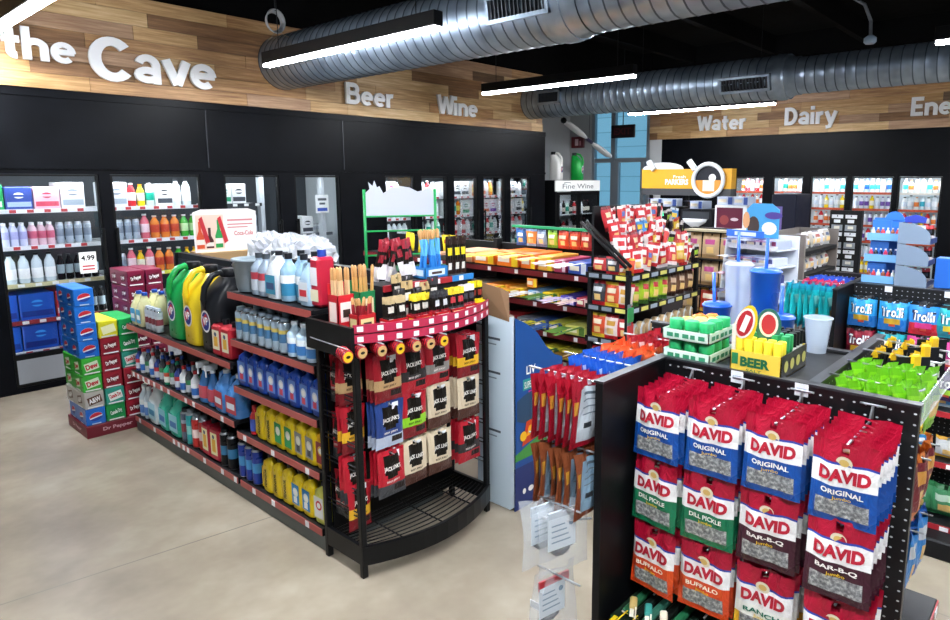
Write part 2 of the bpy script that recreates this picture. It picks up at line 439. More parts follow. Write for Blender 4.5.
# ---- white cut-out word signs on the wood
mletter = mat('#f3f4f6', .35); medge = mat('#30343c', .5)
def word_sign(name, label, parts, fr):
    b = MB()
    for body, a, z, w, h in parts:
        b.text(body, fr(a, z), w, h, mletter, (.205,), .035, lift=.004)
    return tag(b.obj(name), label, 'sign', 'white word signs on the wood bands')
fa = lambda a, z: FY((a, YA-.04, z)); fb = lambda a, z: FX((XB-.04, a, z))
word_sign('word_sign', 'big white lettering the Cave on the wood band over the soda stack', [('the', 1.50, 2.925, .53, .275), ('C', 2.13, 2.815, .34, .40), ('ave', 2.50, 2.825, .78, .275)], fa)
word_sign('word_sign', 'white lettering Beer on the wood band right of the silver duct end', [('Beer', 4.86, 2.83, .72, .26)], fa)
word_sign('word_sign', 'white lettering Wine at the end of the wood band', [('Wine', 6.35, 2.82, .79, .27)], fa)
word_sign('word_sign', 'white lettering Water on the far wood band beneath the ceiling lamp', [('Water', 5.88, 2.82, .95, .29)], fb)
word_sign('word_sign', 'white lettering Dairy in the middle of the far wood band', [('Dairy', 4.23, 2.755, .87, .39)], fb)
word_sign('word_sign', 'white lettering Energy cut by the frame edge on the far wood band', [('Energy', 2.29, 2.80, 1.05, .37)], fb)

# ---- ceiling: ducts, lamps, pipe, coil
mduct = noise_mat('galvanised_duct', '#7f8e9e', '#a5b4c4', 4, (.3, .45), 2); mduct.node_tree.nodes['Principled BSDF'].inputs['Metallic'].default_value = .85
mdark = mat('#17191d', .5); mseam = mat('#525e6a', .4, .8)
def duct(name, label, x, z, segs, vents, side=-1):
    t = thing(name, label, 'air duct', (x, segs[0][0], z))
    for i, (y0, y1, r) in enumerate(segs):
        b = MB(); y = 0
        prof = []
        n = int((y0 - y1)/.11)
        for k in range(n + 1):
            q = (y0 - y1)*k/n
            prof += [(r + .005, q, mseam), (r + .001, q + .012), (r, q + (y0-y1)/n - .009)] if k < n else [(r + .004, q)]
        b.lathe(prof, mduct, 28, T=Matrix.Translation((0, y0 - segs[0][0], 0)) @ Matrix.Rotation(PI/2, 4, 'X'))
        b.obj('duct_section', t)
        if i:
            b = MB(); b.lathe([(segs[i-1][2]+.012, -.14), (segs[i-1][2]+.012, -.06), (r+.012, .06), (r+.012, .12)], mduct, 28, T=Matrix.Translation((0, y0-segs[0][0], 0)) @ Matrix.Rotation(PI/2, 4, 'X'), cap=False)
            b.obj('reducer_collar', t)
    for (ya, yb, r, ang) in vents:
        b = MB(); L = ya - yb; h = .2
        M = Matrix.Translation((0, (ya+yb)/2 - segs[0][0], 0)) @ Matrix.Rotation(R(ang), 4, 'Y')
        f = .03
        for (u0, v0, u1, v1) in ((-L/2, -h/2, L/2, -h/2+f), (-L/2, h/2-f, L/2, h/2), (-L/2, -h/2, -L/2+f, h/2), (L/2-f, -h/2, L/2, h/2)):
            b.box(-r-.03, u0, v0, -r+.03, u1, v1, mduct, 0, M)
        v = b.obj('vent_frame', t)
        b = MB(); b.box(-r+.0, -L/2+f, -h/2+f, -r+.02, L/2-f, h/2-f, mdark, 0, M)
        for k in range(14):
            u = -L/2 + f + (L-2*f)*(k+.5)/14; b.box(-r-.02, u-.008, -h/2+f, -r, u+.004, h/2-f, mat('#3a4047', .4, .6), 0, M)
        b.obj('vent_grille', v)
    return t
duct('spiral_duct', 'large silver spiral air duct ending at the wood band beside Beer', 4.05, 3.2, [(7.1, 2.95, .285), (2.95, -3.2, .255)], [(3.62, 3.02, .285, -8)])
duct('spiral_duct', 'silver spiral air duct running along the far wall above Water and Dairy', 8.4, 3.15, [(7.1, 2.95, .265), (2.95, -3.2, .215)], [(6.75, 6.3, .265, 2), (3.75, 3.1, .265, -16)])
mglow = glow('lamp_tube', (.9, .94, 1, 1), 125)
def lamp(x, y0, y1, z, label, power=52):
    t = thing('linear_ceiling_lamp', label, 'ceiling lamp', (x, (y0+y1)/2, z), group='long black ceiling lamps')
    L = (y1-y0)/2
    b = MB(); b.box(-.045, -L, .012, .045, L, .12, mat('#101114', .5), .004); b.obj('housing', t)
    b = MB(); b.box(-.032, -L+.01, -.015, .032, L-.01, .0118, mglow); b.obj('diffuser', t)
    for k in (-.8, .8):
        b = MB(); b.cyl((0, k*L, .12), (0, k*L, 4.4-z), .004, mdark, 5); b.obj('hanger_cable', t)
    l = bpy.data.lights.new('lamp_light', 'AREA'); l.shape = 'RECTANGLE'; l.size = .06; l.size_y = 2*L; l.energy = power; l.color = (.93, .96, 1)
    o = bpy.data.objects.new('lamp_light', l); C.objects.link(o); o.location = (x, (y0+y1)/2, z-.022)
lamp(1.3, 4.75, 7.0, 3.0, 'long lit ceiling lamp in front of the the Cave sign')
lamp(3.385, 3.745, 6.24, 3.0, 'long lit ceiling lamp hanging in front of the large silver duct')
lamp(6.26, 3.84, 6.1, 3.0, 'long lit ceiling lamp above Wine and the bag rack')
lamp(9.8, 3.64, 6.12, 3.0, 'long ceiling lamp hanging above the word Water')
lamp(6.37, -1.4, 1.1, 3.0, 'lit ceiling lamp at the edge above Energy')
lamp(1.3, .8, 3.05, 3.0, 'long lit ceiling lamp above the floor before the oil shelves')
lamp(3.385, -1.4, 1.1, 3.0, 'long lit ceiling lamp above the gummy candy stand')
lamp(9.8, -1.4, 1.1, 3.0, 'long lit ceiling lamp at the end of the far cooler row')
lamp(.2, -1.6, .9, 3.0, 'long lit ceiling lamp above the sunflower seed stand', 40)
b = MB(); b.tube([(8.05, 7.1, 4.07), (8.05, 2.5, 4.07), (9.0, 2.33, 4.0), (9.0, 2.25, 3.8)], .02, mat('#6d7177', .4, .6), 8)
t = thing('ceiling_conduit_pipe', 'thin grey conduit pipe under the black ceiling ending in a small sensor', 'pipe', (0, 0, 0)); b.obj('pipe_run', t)
b = MB(); b.cyl((9.0, 2.25, 3.8), (9.0, 2.24, 3.62), .02, mat('#6d7177', .4, .6)); b.lathe([(.05, 0), (.07, .02), (.07, .07), (.03, .1)], mat('#8fa2b5', .4), 14, at=(9, 2.24, 3.53)); b.obj('sensor_head', t)
b = MB(); b.box(3.6, 7.12, 3.75, 4.1, 8.4, 3.79, mat('#6b6d70', .6)); 
t = thing('cable_coil', 'coil of grey cable hung from the ceiling by cords over the duct end', 'cable', (3.66, 6.5, 3.5))
b = MB()
for k in range(5): b.tube([(.10*math.cos(a*PI/9)*(1-.04*k), .012*k, .115*math.sin(a*PI/9)*(1-.05*k)) for a in range(18)], .008, mat('#a9adb2', .4, .3), 5, closed=True)
b.obj('coil', t)
b = MB(); b.tube([(0, 0, .1), (0, .02, .9)], .006, mdark, 5); b.tube([(.0, 0, -.1), (-.09, 0, -.2)], .004, mat('#9b8f7c', .6), 4); b.tube([(.02, 0, -.1), (.14, 0, -.14)], .004, mat('#9b8f7c', .6), 4); b.obj('cord', t)
# black exit sign and small red sign
t = thing('exit_sign', 'dark unlit exit sign hanging in front of the window', 'sign', (11.2, 7.13, 2.72))
b = MB(); b.box(0, -.27, 0, .05, .27, .25, mat('#140c0e', .4), .01); b.text('EXIT', FX((-.001, .2, .06)), .4, .13, mat('#3c1016', .5)); b.obj('case', t)
b = MB(); b.cyl((.02, 0, .25), (.02, 0, 1.66), .01, mdark); b.obj('stem', t)
t = thing('wall_sign', 'small dark red sign on the grey corner wall above the green jug', 'sign', (XB, 8.72, 2.60))
b = MB(); b.box(-.05, -.17, 0, 0, .17, .24, mat('#5e0f1b', .4), .01); b.obj('sign_case', t)
b = MB(); b.rect(FX((-.051, 0, .0)), -.06, .05, .03, .19, mat('#e8c9cc', .5)); b.rect(FX((-.051, 0, .0)), .06, .05, .10, .15, mat('#c98a94', .5)); b.obj('sign_mark', t)
t = thing('hanging_blade_display', 'white two-bladed paddle display hanging above the wine cooler', 'display', (10.6, 7.5, 2.66))
d = Vector((.79, 0, -.314)).normalized()
for s in (-1, 1):
    b = MB()
    M = Matrix.Translation(d*(s*.08)) @ (d*s).to_track_quat('Z', 'Y').to_matrix().to_4x4()
    b.lathe([(.03, 0), (.085, .18), (.10, .45), (.085, .66), (.03, .74)], mat('#f4f4f6', .4), 12, T=M, sy=.4); b.obj('blade', t)
b = MB(); b.cyl(d*-.1, d*.1, .035, mat('#2c2440', .4)); b.obj('hub', t)
b = MB(); b.lathe([(.0, -.06), (.045, -.04), (.06, 0), (.045, .04), (0, .06)], mblack, 10, at=tuple(d*-.87)); b.obj('ball', t)
b = MB(); b.tube([(0, 0, 0), (.05, 0, 1.72)], .004, mdark, 4); b.obj('cord', t)
# ================================================================ cooler doors, shelves and drinks
mpane = glass('cooler_glass', (.96, .98, 1, 1), .05)
mfr = mat('#08090b', .4); mshelf = mat('#d9dcde', .45)
WALLN = {'A': 'long wall', 'B': 'far wall'}
def cooler_door(wall, i, a0, a1, z0, z1, kick=None):
    """a0..a1 along the wall; the door hangs in its opening"""
    n = ORD[i]
    t = thing('cooler_door', f'black framed glass cooler door, {n} along the {WALLN[wall]}', 'cooler door', (0, 0, 0), 0, f'cooler doors of the {WALLN[wall]}')
    def bx(b, u0, v0, w0, u1, v1, w1, m, c=0):
        if wall == 'A': b.box(u0, YA+v0, w0, u1, YA+v1, w1, m, c)
        else: b.box(XB+v0, u0, w0, XB+v1, u1, w1, m, c)
    f = .022
    b = MB()
    bx(b, a0+.003, .01, z0+.003, a0+f, .05, z1-.003, mfr); bx(b, a1-f, .01, z0+.003, a1-.003, .05, z1-.003, mfr)
    bx(b, a0+f, .01, z0+.003, a1-f, .05, z0+.03, mfr); bx(b, a0+f, .01, z1-.02, a1-f, .05, z1-.003, mfr)
    b.obj('door_frame', t)
    zb = z0+.03
    if kick:
        b = MB(); bx(b, a0+f, .012, z0+.03, a1-f, .04, kick, mat('#9aa0a8', .38, .5)); b.obj('kick_plate', t)
        b = MB(); bx(b, a0+f, .012, kick, a1-f, .045, kick+.05, mfr); b.obj('lower_rail', t); zb = kick+.05
    b = MB(); bx(b, a0+f, .028, zb, a1-f, .034, z1-.02, mpane); b.obj('glass_pane', t)
    b = MB(); h = a1-.012 if i % 2 == 0 else a0+.012
    bx(b, h-.012, -.04, 1.0, h+.012, -.02, 1.45, mfr, .005); bx(b, h-.01, -.02, 1.02, h+.01, .011, 1.05, mfr); bx(b, h-.01, -.02, 1.40, h+.01, .011, 1.43, mfr); b.obj('handle', t)
    return t
for i, (a0, a1) in enumerate(DA): cooler_door('A', i, a0, a1, ZD0, ZD1, .30 if i < 4 else .22)
for i, (a0, a1) in enumerate(DB[::-1]): cooler_door('B', 4-i, a0, a1, .25, ZD1)

def shelf(wall, door, a0, a1, z, depth, order, strip='#e8eaec', front=.14):
    t = thing('cooler_shelf', f'white wire cooler shelf, {order} from the top, {ORD[door]} {WALLN[wall]} cooler door', 'shelf', (0, 0, 0), 0, f'wire shelves behind the {WALLN[wall]} doors')
    def bx(b, u0, v0, w0, u1, v1, w1, m, c=0):
        if wall == 'A': b.box(u0, YA+v0, w0, u1, YA+v1, w1, m, c)
        else: b.box(XB+v0, u0, w0, XB+v1, u1, w1, m, c)
    b = MB(); bx(b, a0, front, z-.02, a1, front+depth, z-.004, mshelf)
    b.obj('wire_deck', t)
    b = MB(); bx(b, a0, front-.012, z-.035, a1, front, z+.003, mat(strip, .5))
    k = a0 + .05
    while k < a1-.08 and wall == 'A': bx(b, k, front-.014, z-.03, k+.05, front-.012, z-.002, mat('#c23a3f' if strip[1] in 'e' else WHITE, .5)); k += .13
    b.obj('price_strip', t)
    return t
# ---- drink shapes
def m_bottle(body, label, cap, r=.036, h=.24, liq=None, lo=.25, hi=.6):
    b = MB(); mb, ml, mc = mat(body, .15), mat(label, .45), mat(cap, .4)
    b.lathe([(r*.85, 0, mb), (r, .012, mb), (r, h*lo, ml), (r*1.01, h*lo+.001, ml), (r*1.01, h*hi, mb), (r, h*hi+.004, mb), (r*.9, h*.72, mb), (r*.42, h*.88, mb), (r*.40, h*.93, mc), (r*.5, h*.931, mc), (r*.5, h, mc)], mb, 10)
    return b
def m_can(body, band, r=.033, h=.122):
    b = MB(); m1, m2 = mat(body, .3, .3), mat(band, .35, .2)
    b.lathe([(r*.8, 0, msteel), (r, .01, m1), (r, h*.35, m2), (r, h*.7, m1), (r, h*.9, msteel), (r*.82, h, msteel)], m1, 12)
    return b
def m_case(c1, c2, w=.26, d=.4, h=.2, c3=None):
    b = MB(); m1, m2 = mat(c1, .4), mat(c2, .45)
    b.box(-w/2, 0, 0, w/2, d, h, m1, .006)
    F = FY((0, -.0005, 0))
    b.rect(F, -w*.44, h*.12, w*.44, h*.34, m2); b.disc(frame((0, -.001, h*.62), (1, 0, 0), (0, -1, 0)), h*.2, mat(c3 or WHITE, .5), 14, h*.13)
    b.rect(FY((0, -.002, 0)), -w*.25, h*.56, w*.25, h*.66, m1)
    return b
def m_pack(cap, body, label, n=3, r=.033, h=.21):
    """shrink-wrapped row of bottles seen from the front: one pack"""
    b = MB()
    for i in range(n):
        for j in range(2):
            x = (i-(n-1)/2)*r*2.02; y = r + j*r*2.02
            mb, ml, mc = mat(body, .15), mat(label, .4), mat(cap, .4)
            b.lathe([(r, 0, mb), (r, h*.3, ml), (r, h*.62, mb), (r*.9, h*.72, mb), (r*.4, h*.88, mc), (r*.42, h, mc)], mb, 8, at=(x, y, 0))
    return b
def m_jug(body, label, cap, w=.1, h=.27):
    b = MB(); mb = mat(body, .35); ml = mat(label, .4)
    b.lathe([(w*.46, 0, mb), (w*.5, .02, mb), (w*.5, h*.15, ml), (w*.505, h*.16, ml), (w*.505, h*.5, mb), (w*.5, h*.51, mb), (w*.46, h*.62, mb), (w*.2, h*.85, mb), (w*.18, h*.9, mat(cap)), (w*.2, h, mat(cap))], mb, 10)
    b.tube([(w*.4, 0, h*.55), (w*.52, 0, h*.68), (w*.4, 0, h*.8), (w*.18, 0, h*.84)], w*.08, mb, 5)
    return b
def single(mb, name): return Proto(mb.obj(name))
PR = {}
def proto(key, name, f):
    if key not in PR: PR[key] = single(f(), name)
    return PR[key]
CB = {  # drinks: key -> (object name, words, category, maker, width)
 'wh': ('drink_bottle', 'white labelled drink bottle', 'bottle', lambda: m_bottle('#dfe6ea', '#f4f4f4', '#222428', .04, .23), .09),
 'rd': ('drink_bottle', 'red labelled drink bottle', 'bottle', lambda: m_bottle('#c9262e', '#f3e9e6', '#eeeeee', .04, .23), .09),
 'gr': ('drink_bottle', 'green labelled drink bottle', 'bottle', lambda: m_bottle('#d7efe4', '#17a58a', '#ffffff', .04, .23), .09),
 'or': ('drink_bottle', 'orange juice bottle', 'bottle', lambda: m_bottle('#f07f1c', '#f6d24a', '#f5f5f5', .04, .23), .09),
 'pu': ('drink_bottle', 'purple capped white bottle', 'bottle', lambda: m_bottle('#eef0f6', '#6a3f9c', '#5a2a8a', .035, .2), .078),
 'bl': ('drink_bottle', 'blue labelled drink bottle', 'bottle', lambda: m_bottle('#cfe6f7', '#1d62c4', '#1d62c4', .036, .22), .08),
 'te': ('drink_bottle', 'clear bottle with teal label', 'bottle', lambda: m_bottle('#e3f1f4', '#39b7c9', '#e9eef0', .036, .22), .08),
 'ye': ('drink_bottle', 'yellow drink bottle with white label', 'bottle', lambda: m_bottle('#f0cd21', '#f4efd8', '#e8a410', .036, .22), .08),
 'mk': ('milk_bottle', 'white milk bottle with dark cap', 'bottle', lambda: m_bottle('#f6f7f7', '#dfe9f4', '#20252c', .038, .2), .085),
 'or2': ('drink_bottle', 'clear bottle with orange label', 'bottle', lambda: m_bottle('#f3eee6', '#e8792b', '#ee8c3c', .036, .2), .08),
 'wine': ('wine_bottle', 'dark wine bottle with pale label', 'bottle', lambda: m_bottle('#16110f', '#ece4d4', '#5c1220', .036, .25, None, .2, .5), .09),
 'van': ('drink_bottle', 'tall black capped clear bottle', 'bottle', lambda: m_bottle('#dde8ee', '#ffffff', '#15171a', .045, .27, None, .15, .5), .1),
 'tall': ('tall_can', 'tall silver drink can', 'can', lambda: m_can('#b9c6d2', '#8a97a8', .033, .2), .075),
 'can': ('drink_can', 'white and silver drink can', 'can', lambda: m_can('#dfe3e6', '#b7bfca'), .072),
 'rose': ('juice_bottle', 'pink juice bottle with white cap', 'bottle', lambda: m_bottle('#e06a7c', '#f6d6dc', '#ffffff', .042, .25), .09),
 'amb': ('juice_bottle', 'orange juice bottle with red label', 'bottle', lambda: m_bottle('#e88a3c', '#c8442a', '#f4e9dc', .045, .23), .098),
 'grb': ('juice_bottle', 'green juice bottle with white cap', 'bottle', lambda: m_bottle('#3bb13c', '#bfe6a8', '#f4f4f4', .042, .23), .092),
 'cg': ('drink_case', 'green carton of drinks', 'carton', lambda: m_case('#178a4c', '#d8f0df', .26, .35, .22), .27),
 'cb': ('drink_case', 'dark blue carton of drinks', 'carton', lambda: m_case('#26408f', '#9fb2e0', .2, .35, .2), .21),
 'cp': ('drink_case', 'pink and white carton of drinks', 'carton', lambda: m_case('#e3b1bd', '#c33d56', .2, .35, .2, '#b32c45'), .21),
 'cw': ('drink_case', 'white carton of drinks', 'carton', lambda: m_case('#dfe3e6', '#9aa6b2', .19, .35, .24, '#7b8794'), .2),
 'cB': ('water_case', 'bright blue wrapped drink case', 'carton', lambda: m_case('#1450b4', '#0d2f86', .27, .35, .24, '#3a9be8'), .28),
 'cR': ('drink_case', 'red wrapped drink case', 'carton', lambda: m_case('#b3262f', '#e9c9c6', .14, .35, .24), .15),
 'pl': ('bottle_pack', 'lilac wrapped bottle pack', 'bottle pack', lambda: m_pack('#f2f2f6', '#cfd3ec', '#a9a8d8', 3), .21),
 'pb': ('bottle_pack', 'blue wrapped bottle pack', 'bottle pack', lambda: m_pack('#dbe6f2', '#6f9ad8', '#1c4fae', 3), .21),
 'pp': ('bottle_pack', 'pink wrapped bottle pack', 'bottle pack', lambda: m_pack('#f6f0f2', '#e6c1cc', '#d0607c', 3), .21),
 'ptk': ('bottle_pack', 'teal wrapped bottle pack', 'bottle pack', lambda: m_pack('#0f7d3e', '#3fb6cf', '#1a86c0', 3, .034, .27), .21),
 'bk': ('beer_bottle', 'dark glass beer bottle', 'bottle', lambda: m_bottle('#121316', '#9fb0b8', '#3a3f45', .032, .24), .07),
 'box': ('drink_case', 'white drink carton with black print', 'carton', lambda: m_case('#f0f1f0', '#3c4048', .16, .3, .22, '#23272e'), .165),
 'bxg': ('drink_case', 'white drink carton with green print', 'carton', lambda: m_case('#eef4f0', '#1b9a68', .16, .3, .22, '#0f8f7a'), .165),
 'bxr': ('drink_case', 'white and orange drink carton', 'carton', lambda: m_case('#f6eee8', '#e26a2a', .16, .3, .22, '#c9222e'), .165),
 'bxp': ('drink_case', 'white and purple drink carton', 'carton', lambda: m_case('#f3eef6', '#7a3cae', .16, .3, .22, '#d8447e'), .165),
}
def stock(wall, door, a0, a1, z, order, keys, front=.15):
    """one row of drinks, from the a0 end; keys repeat round-robin until the shelf is full"""
    u = a0 + .012; i = 0
    while True:
        k = keys[min(i, len(keys)-1)] if keys[-1] != '*' else keys[i % (len(keys)-1)]
        nm, words_, cat, f, wd = CB[k]
        if u + wd > a1 - .005: break
        loc = (u+wd/2, YA+front+.005+(0 if 'case' in nm or 'pack' in nm else .05), z) if wall == 'A' else (XB+front+.055, u+wd/2, z)
        rz = 0 if wall == 'A' else (-PI/2 if 'case' in nm or 'pack' in nm else J(1))
        if wall == 'B' and ('case' in nm): loc = (XB+front+.005, u+wd/2, z)
        proto(k, nm, f).put(loc, f'{words_}, {ORD[i]} along the {order} shelf, {ORD[door]} {WALLN[wall]} cooler', cat, f'drinks behind the {WALLN[wall]} doors', rz)
        u += wd; i += 1
    return i
# beer cave: first two doors
rows = [(.345, 'bottom', ['cB', 'cB', 'cB', 'cR']), (.63, 'fourth', ['cB', 'cB', 'cR', 'bk']), (.97, 'third', ['ptk', 'van', 'van', 'van', 'van', 'bk']), (1.31, 'second', ['pb', 'pl', 'pp', 'tall']), (1.64, 'top', ['cg', 'cb', 'cp', 'cw'])]
for n, (z, o, ks) in enumerate(rows):
    shelf('A', 0, 1.14, 2.17, z, .55, ['fifth', 'fourth', 'third', 'second', 'top one counted'][n] if n < 4 else 'topmost', '#d9cfa0' if n == 2 else ('#8c2630' if n == 1 else '#e8eaec'))
    stock('A', 0, 1.15, 2.17, z, o, ks)
rows = [(.345, 'bottom', ['cR', 'cB', 'cB', 'cR']), (.63, 'fourth', ['bk']), (.97, 'third', ['tall', 'tall', 'rose', 'ye', 'rose', 'amb', 'amb', 'grb', 'ye']), (1.31, 'second', ['tall', 'tall', 'tall', 'tall', 'rose', 'amb', 'amb', 'amb', 'grb']), (1.64, 'top', ['cw', 'rd', 'ye', 'gr', 'box', 'van', 'van', 'gr', 'bl'])]
for n, (z, o, ks) in enumerate(rows):
    shelf('A', 1, 2.2, 3.12, z, .55, ['fifth', 'fourth', 'third', 'second'][n] if n < 4 else 'topmost', '#d6d648' if n == 2 else ('#8c2630' if n == 1 else '#e8eaec'))
    stock('A', 1, 2.21, 3.12, z, o, ks)
# third and fourth doors look into the walk-in: fewer shelves, a grey aisle
rows = [(.97, 'third', ['tall', 'tall', 'box', 'can']), (1.31, 'second', ['box', 'tall', 'tall', 'tall']), (1.64, 'top', ['bxg', 'box', 'box'])]
for n, (z, o, ks) in enumerate(rows):
    shelf('A', 2, 3.28, 3.80, z, .5, ['third', 'second', 'topmost'][n], '#2a2d33'); stock('A', 2, 3.29, 3.80, z, o, ks)
rows = [(.90, 'bottom', ['can', 'can', 'tall', 'tall', 'can', 'can', 'tall']), (1.22, 'top', ['tall', 'tall', 'can', 'can', 'box', 'can'])]
for n, (z, o, ks) in enumerate(rows):
    shelf('A', 3, 4.2, 4.95, z, .5, ['second', 'topmost'][n], '#5d636b', .5); stock('A', 3, 4.21, 4.95, z, o, ks, .5)
b = MB()
for x in (3.82, 4.62): b.box(x, YA+.2, 0, x+.05, YA+.28, 2.3, mat('#c6ccd0', .4))
struct(b.obj('cooler_post'))
t = thing('price_card', 'white price card hanging inside the fourth cooler door of the long wall', 'card', (4.6, YA+.12, 1.5)); b = MB(); b.box(-.11, 0, 0, .07, .004, .22, mat(WHITE, .5)); b.rect(FY((0, -.001, 0)), -.08, .15, .04, .18, mat('#555a60')); b.rect(FY((0, -.001, 0)), -.06, .10, .02, .125, mat('#555a60')); b.rect(FY((0, -.001, 0)), -.09, .02, .05, .06, mat('#2c4fae')); b.obj('card', t)
t = thing('price_card', 'white price card on the glass of the first cooler door', 'card', (1.98, YA+.01, 1.03)); b = MB(); b.box(-.07, -.004, 0, .07, 0, .2, mat(WHITE, .5)); b.text('4.99', FY((-.055, -.005, .12)), .11, .05, mat('#222222')); b.rect(FY((0, -.005, 0)), -.05, .03, .05, .045, mat('#c2444c')); b.rect(FY((0, -.005, 0)), -.05, .06, .05, .075, mat('#c2444c')); b.obj('card', t)
# five upright doors, beer and wine
sets = [[['box', 'bxp', 'wh', '*'], ['wh', 'pu', '*'], ['wh'], ['wine']],
        [['rd', 'wh', 'wh', '*'], ['box', 'wh', '*'], ['wh', 'gr', '*'], ['wine']],
        [['box', 'box', 'box'], ['bxg', 'gr', 'or', '*'], ['rd', 'wh', '*'], ['wine', 'wine', 'rd', '*']],
        [['or', 'bxr', 'wh', '*'], ['bxp', 'bxr', 'bxp'], ['gr', 'wh', 'gr', 'rd', '*'], ['wine']],
        [['wh', 'wh', 'box', '*'], ['box', 'ye', 'wh', '*'], ['wh', 'rd', '*'], ['gr', 'wine', '*']]]
for d in range(5):
    a0, a1 = DA[4+d]
    for n, z in enumerate((1.66, 1.38, 1.09, .80)):
        shelf('A', 4+d, a0-.05, a1+.045, z, .45, ['topmost', 'second', 'third', 'fourth'][n]); stock('A', 4+d, a0-.04, a1+.06, z, ['top', 'second', 'third', 'fourth'][n], sets[d][n])
# far wall
setsB = [[['rose', 'or2', 'rd', 'wh', '*'], ['or2', 'rd', '*']], [['gr', 'wh', 'or2', 'or2', '*'], ['or2', 'ye', '*']],
         [['wh', 'te', 'wh', '*'], ['mk', 'ye', 'wh', '*'], ['or2', 'or2', 'rd', '*'], ['wh', 'mk', '*']],
         [['te', 'bl', 'wh', 'te', '*'], ['ye', 'pu', 'pu', 'mk', '*'], ['pu', 'mk', '*'], ['rd', 'pu', '*'], ['mk', 'wh', '*'], ['ye']],
         [['wh', 'or2', 'te', 'wh', '*'], ['or2', 'wh', 'mk', 'te', '*'], ['bl', 'or2', 'rd', 'ye', '*'], ['wh', 'mk', '*']]]
for d in range(5):
    a0, a1 = DB[d]
    for n in range(len(setsB[d])):
        z = 1.70 - .27*n
        shelf('B', d, a0-.025, a1+.025, z, .4, ['topmost', 'second', 'third', 'fourth', 'fifth', 'sixth'][n], '#c9512c' if d != 4 or n else '#f0e6d8'); stock('B', d, a0-.03, a1+.04, z, ['top', 'second', 'third', 'fourth', 'fifth', 'sixth'][n], setsB[d][n])
t = thing('grey_panel', 'plain pale grey sheet standing inside the second cooler door of the far wall', 'panel', (XB+.115, 3.88, .3)); b = MB(); b.box(0, 0, 0, .01, .36, 1.38, mat('#9fb0b8', .4)); b.obj('sheet', t)
# light strips inside the coolers
mled = glow('cooler_led', (.9, .96, 1, 1), 9)
def led(name, label, x, y, z0, z1, wall, power):
    t = thing('cooler_light_strip', label, 'light', (x, y, z0), group=None)
    b = MB(); b.box(-.012, -.012, 0, .012, .012, z1-z0, mled); b.obj('tube', t)
    for e in (0, z1-z0): 
        b = MB(); b.box(-.016, -.016, e-.03, .016, .016, e+.0, mfr); b.obj('end_cap', t)
n = 0
for x in [1.31, 2.185, 3.2] + [5.43+.62*i for i in range(6)]:
    led('x', f'vertical white light strip inside the long cooler wall, post {ORD[n]} along', x, YA+.125, .35, 1.95, 'A', 0); n += 1
n = 0
for y in [5.14, 4.48, 3.80, 3.12, 2.42, 1.75]:
    led('x', f'vertical white light strip inside the far cooler wall, post {ORD[n]} along', XB+.125, y, .35, 1.95, 'B', 0); n += 1
def area(x, y, z, sx, sy, p, rx=0, ry=0, rz=0):
    l = bpy.data.lights.new('cooler_light', 'AREA'); l.shape = 'RECTANGLE'; l.size = sx; l.size_y = sy; l.energy = p; l.color = (.93, .97, 1)
    o = bpy.data.objects.new('cooler_light', l); C.objects.link(o); o.location = (x, y, z); o.rotation_euler = (rx, ry, rz)
area(2.2, YA+.125, 1.93, 1.7, .05, 14, R(25)); area(4.0, YA+.13, 1.93, 1.2, .05, 5, R(25)); area(7.0, YA+.125, 1.93, 3.1, .05, 26, R(25))
area(XB+.125, 3.4, 1.93, .05, 3.4, 30, 0, R(-25))
area(2.2, 8.0, 2.28, 2, .3, 10); area(4.2, 8.0, 2.28, 1.5, .3, 4)
# ================================================================ shelving with car and cleaning goods, soda stack
mpink = mat('#a9504a', .4); mkick = mat('#555c5a', .5); msh = mat('#141518', .5)
G1X = 1.70
t = thing('gondola_shelving', 'black double sided shelving of oils and cleaners with red price strips', 'shelving', (0, 0, 0))
b = MB()
b.box(1.712, 2.83, 0, 2.52, 5.42, .082, mkick); b.obj('base_plinth', t)
b = MB(); b.box(2.105, 2.83, .085, 2.155, 3.73, 1.42, msh); b.box(2.105, 3.73, .085, 2.155, 5.42, 1.34, msh)
for k in range(8): b.box(2.10, 3.75, .80 + k*.065, 2.105, 5.41, .84 + k*.065, mat('#22252a', .5))
b.obj('back_panel', t)
for y in (2.83, 3.72, 5.40):
    b = MB(); b.box(2.08, y, .08, 2.105, y+.03, 1.42 if y < 4 else 1.34, msh); b.box(2.155, y, .08, 2.18, y+.03, 1.42 if y < 4 else 1.34, msh); b.obj('upright', t)
def g_shelf(z, y0, y1, tags, side=-1, x=G1X, depth=.40, first=.05):
    b = MB()
    b.box(x+.015, y0, z-.03, x+depth, y1, z-.008, msh); b.box(x, y0, z-.045, x+.015, y1, z-.004, msh)
    s = b.obj('shelf', t)
    b = MB(); b.box(x-.004, y0+.004, z-.043, x, y1-.004, z-.006, mpink)
    for y in tags: b.box(x-.006, y-.017, z-.041, x-.004, y+.017, z-.008, mtagm)
    b.obj('price_strip', s)
for z, tg in ((1.275, []), (.995, []), (.715, []), (.435, [2.95, 3.3, 3.62]), (.13, [2.98, 3.33, 3.55])): g_shelf(z, 2.84, 3.72, tg)
for z, tg in ((.845, []), (.485, [3.9, 4.3, 4.42, 4.7, 4.82, 4.95, 5.05, 5.15, 5.25, 5.34]), (.13, [3.78, 3.95, 4.2, 4.45, 4.52, 4.6, 4.68, 5.02, 5.3])): g_shelf(z, 3.75, 5.40, tg)
for z, y0, y1 in ((1.275, 2.84, 4.66), (.845, 2.84, 5.40), (.13, 2.84, 5.4)):
    b = MB(); b.box(2.16, y0, z-.03, 2.55, y1, z-.008, msh); b.box(2.55, y0, z-.045, 2.565, y1, z-.004, mpink); b.obj('shelf', t)

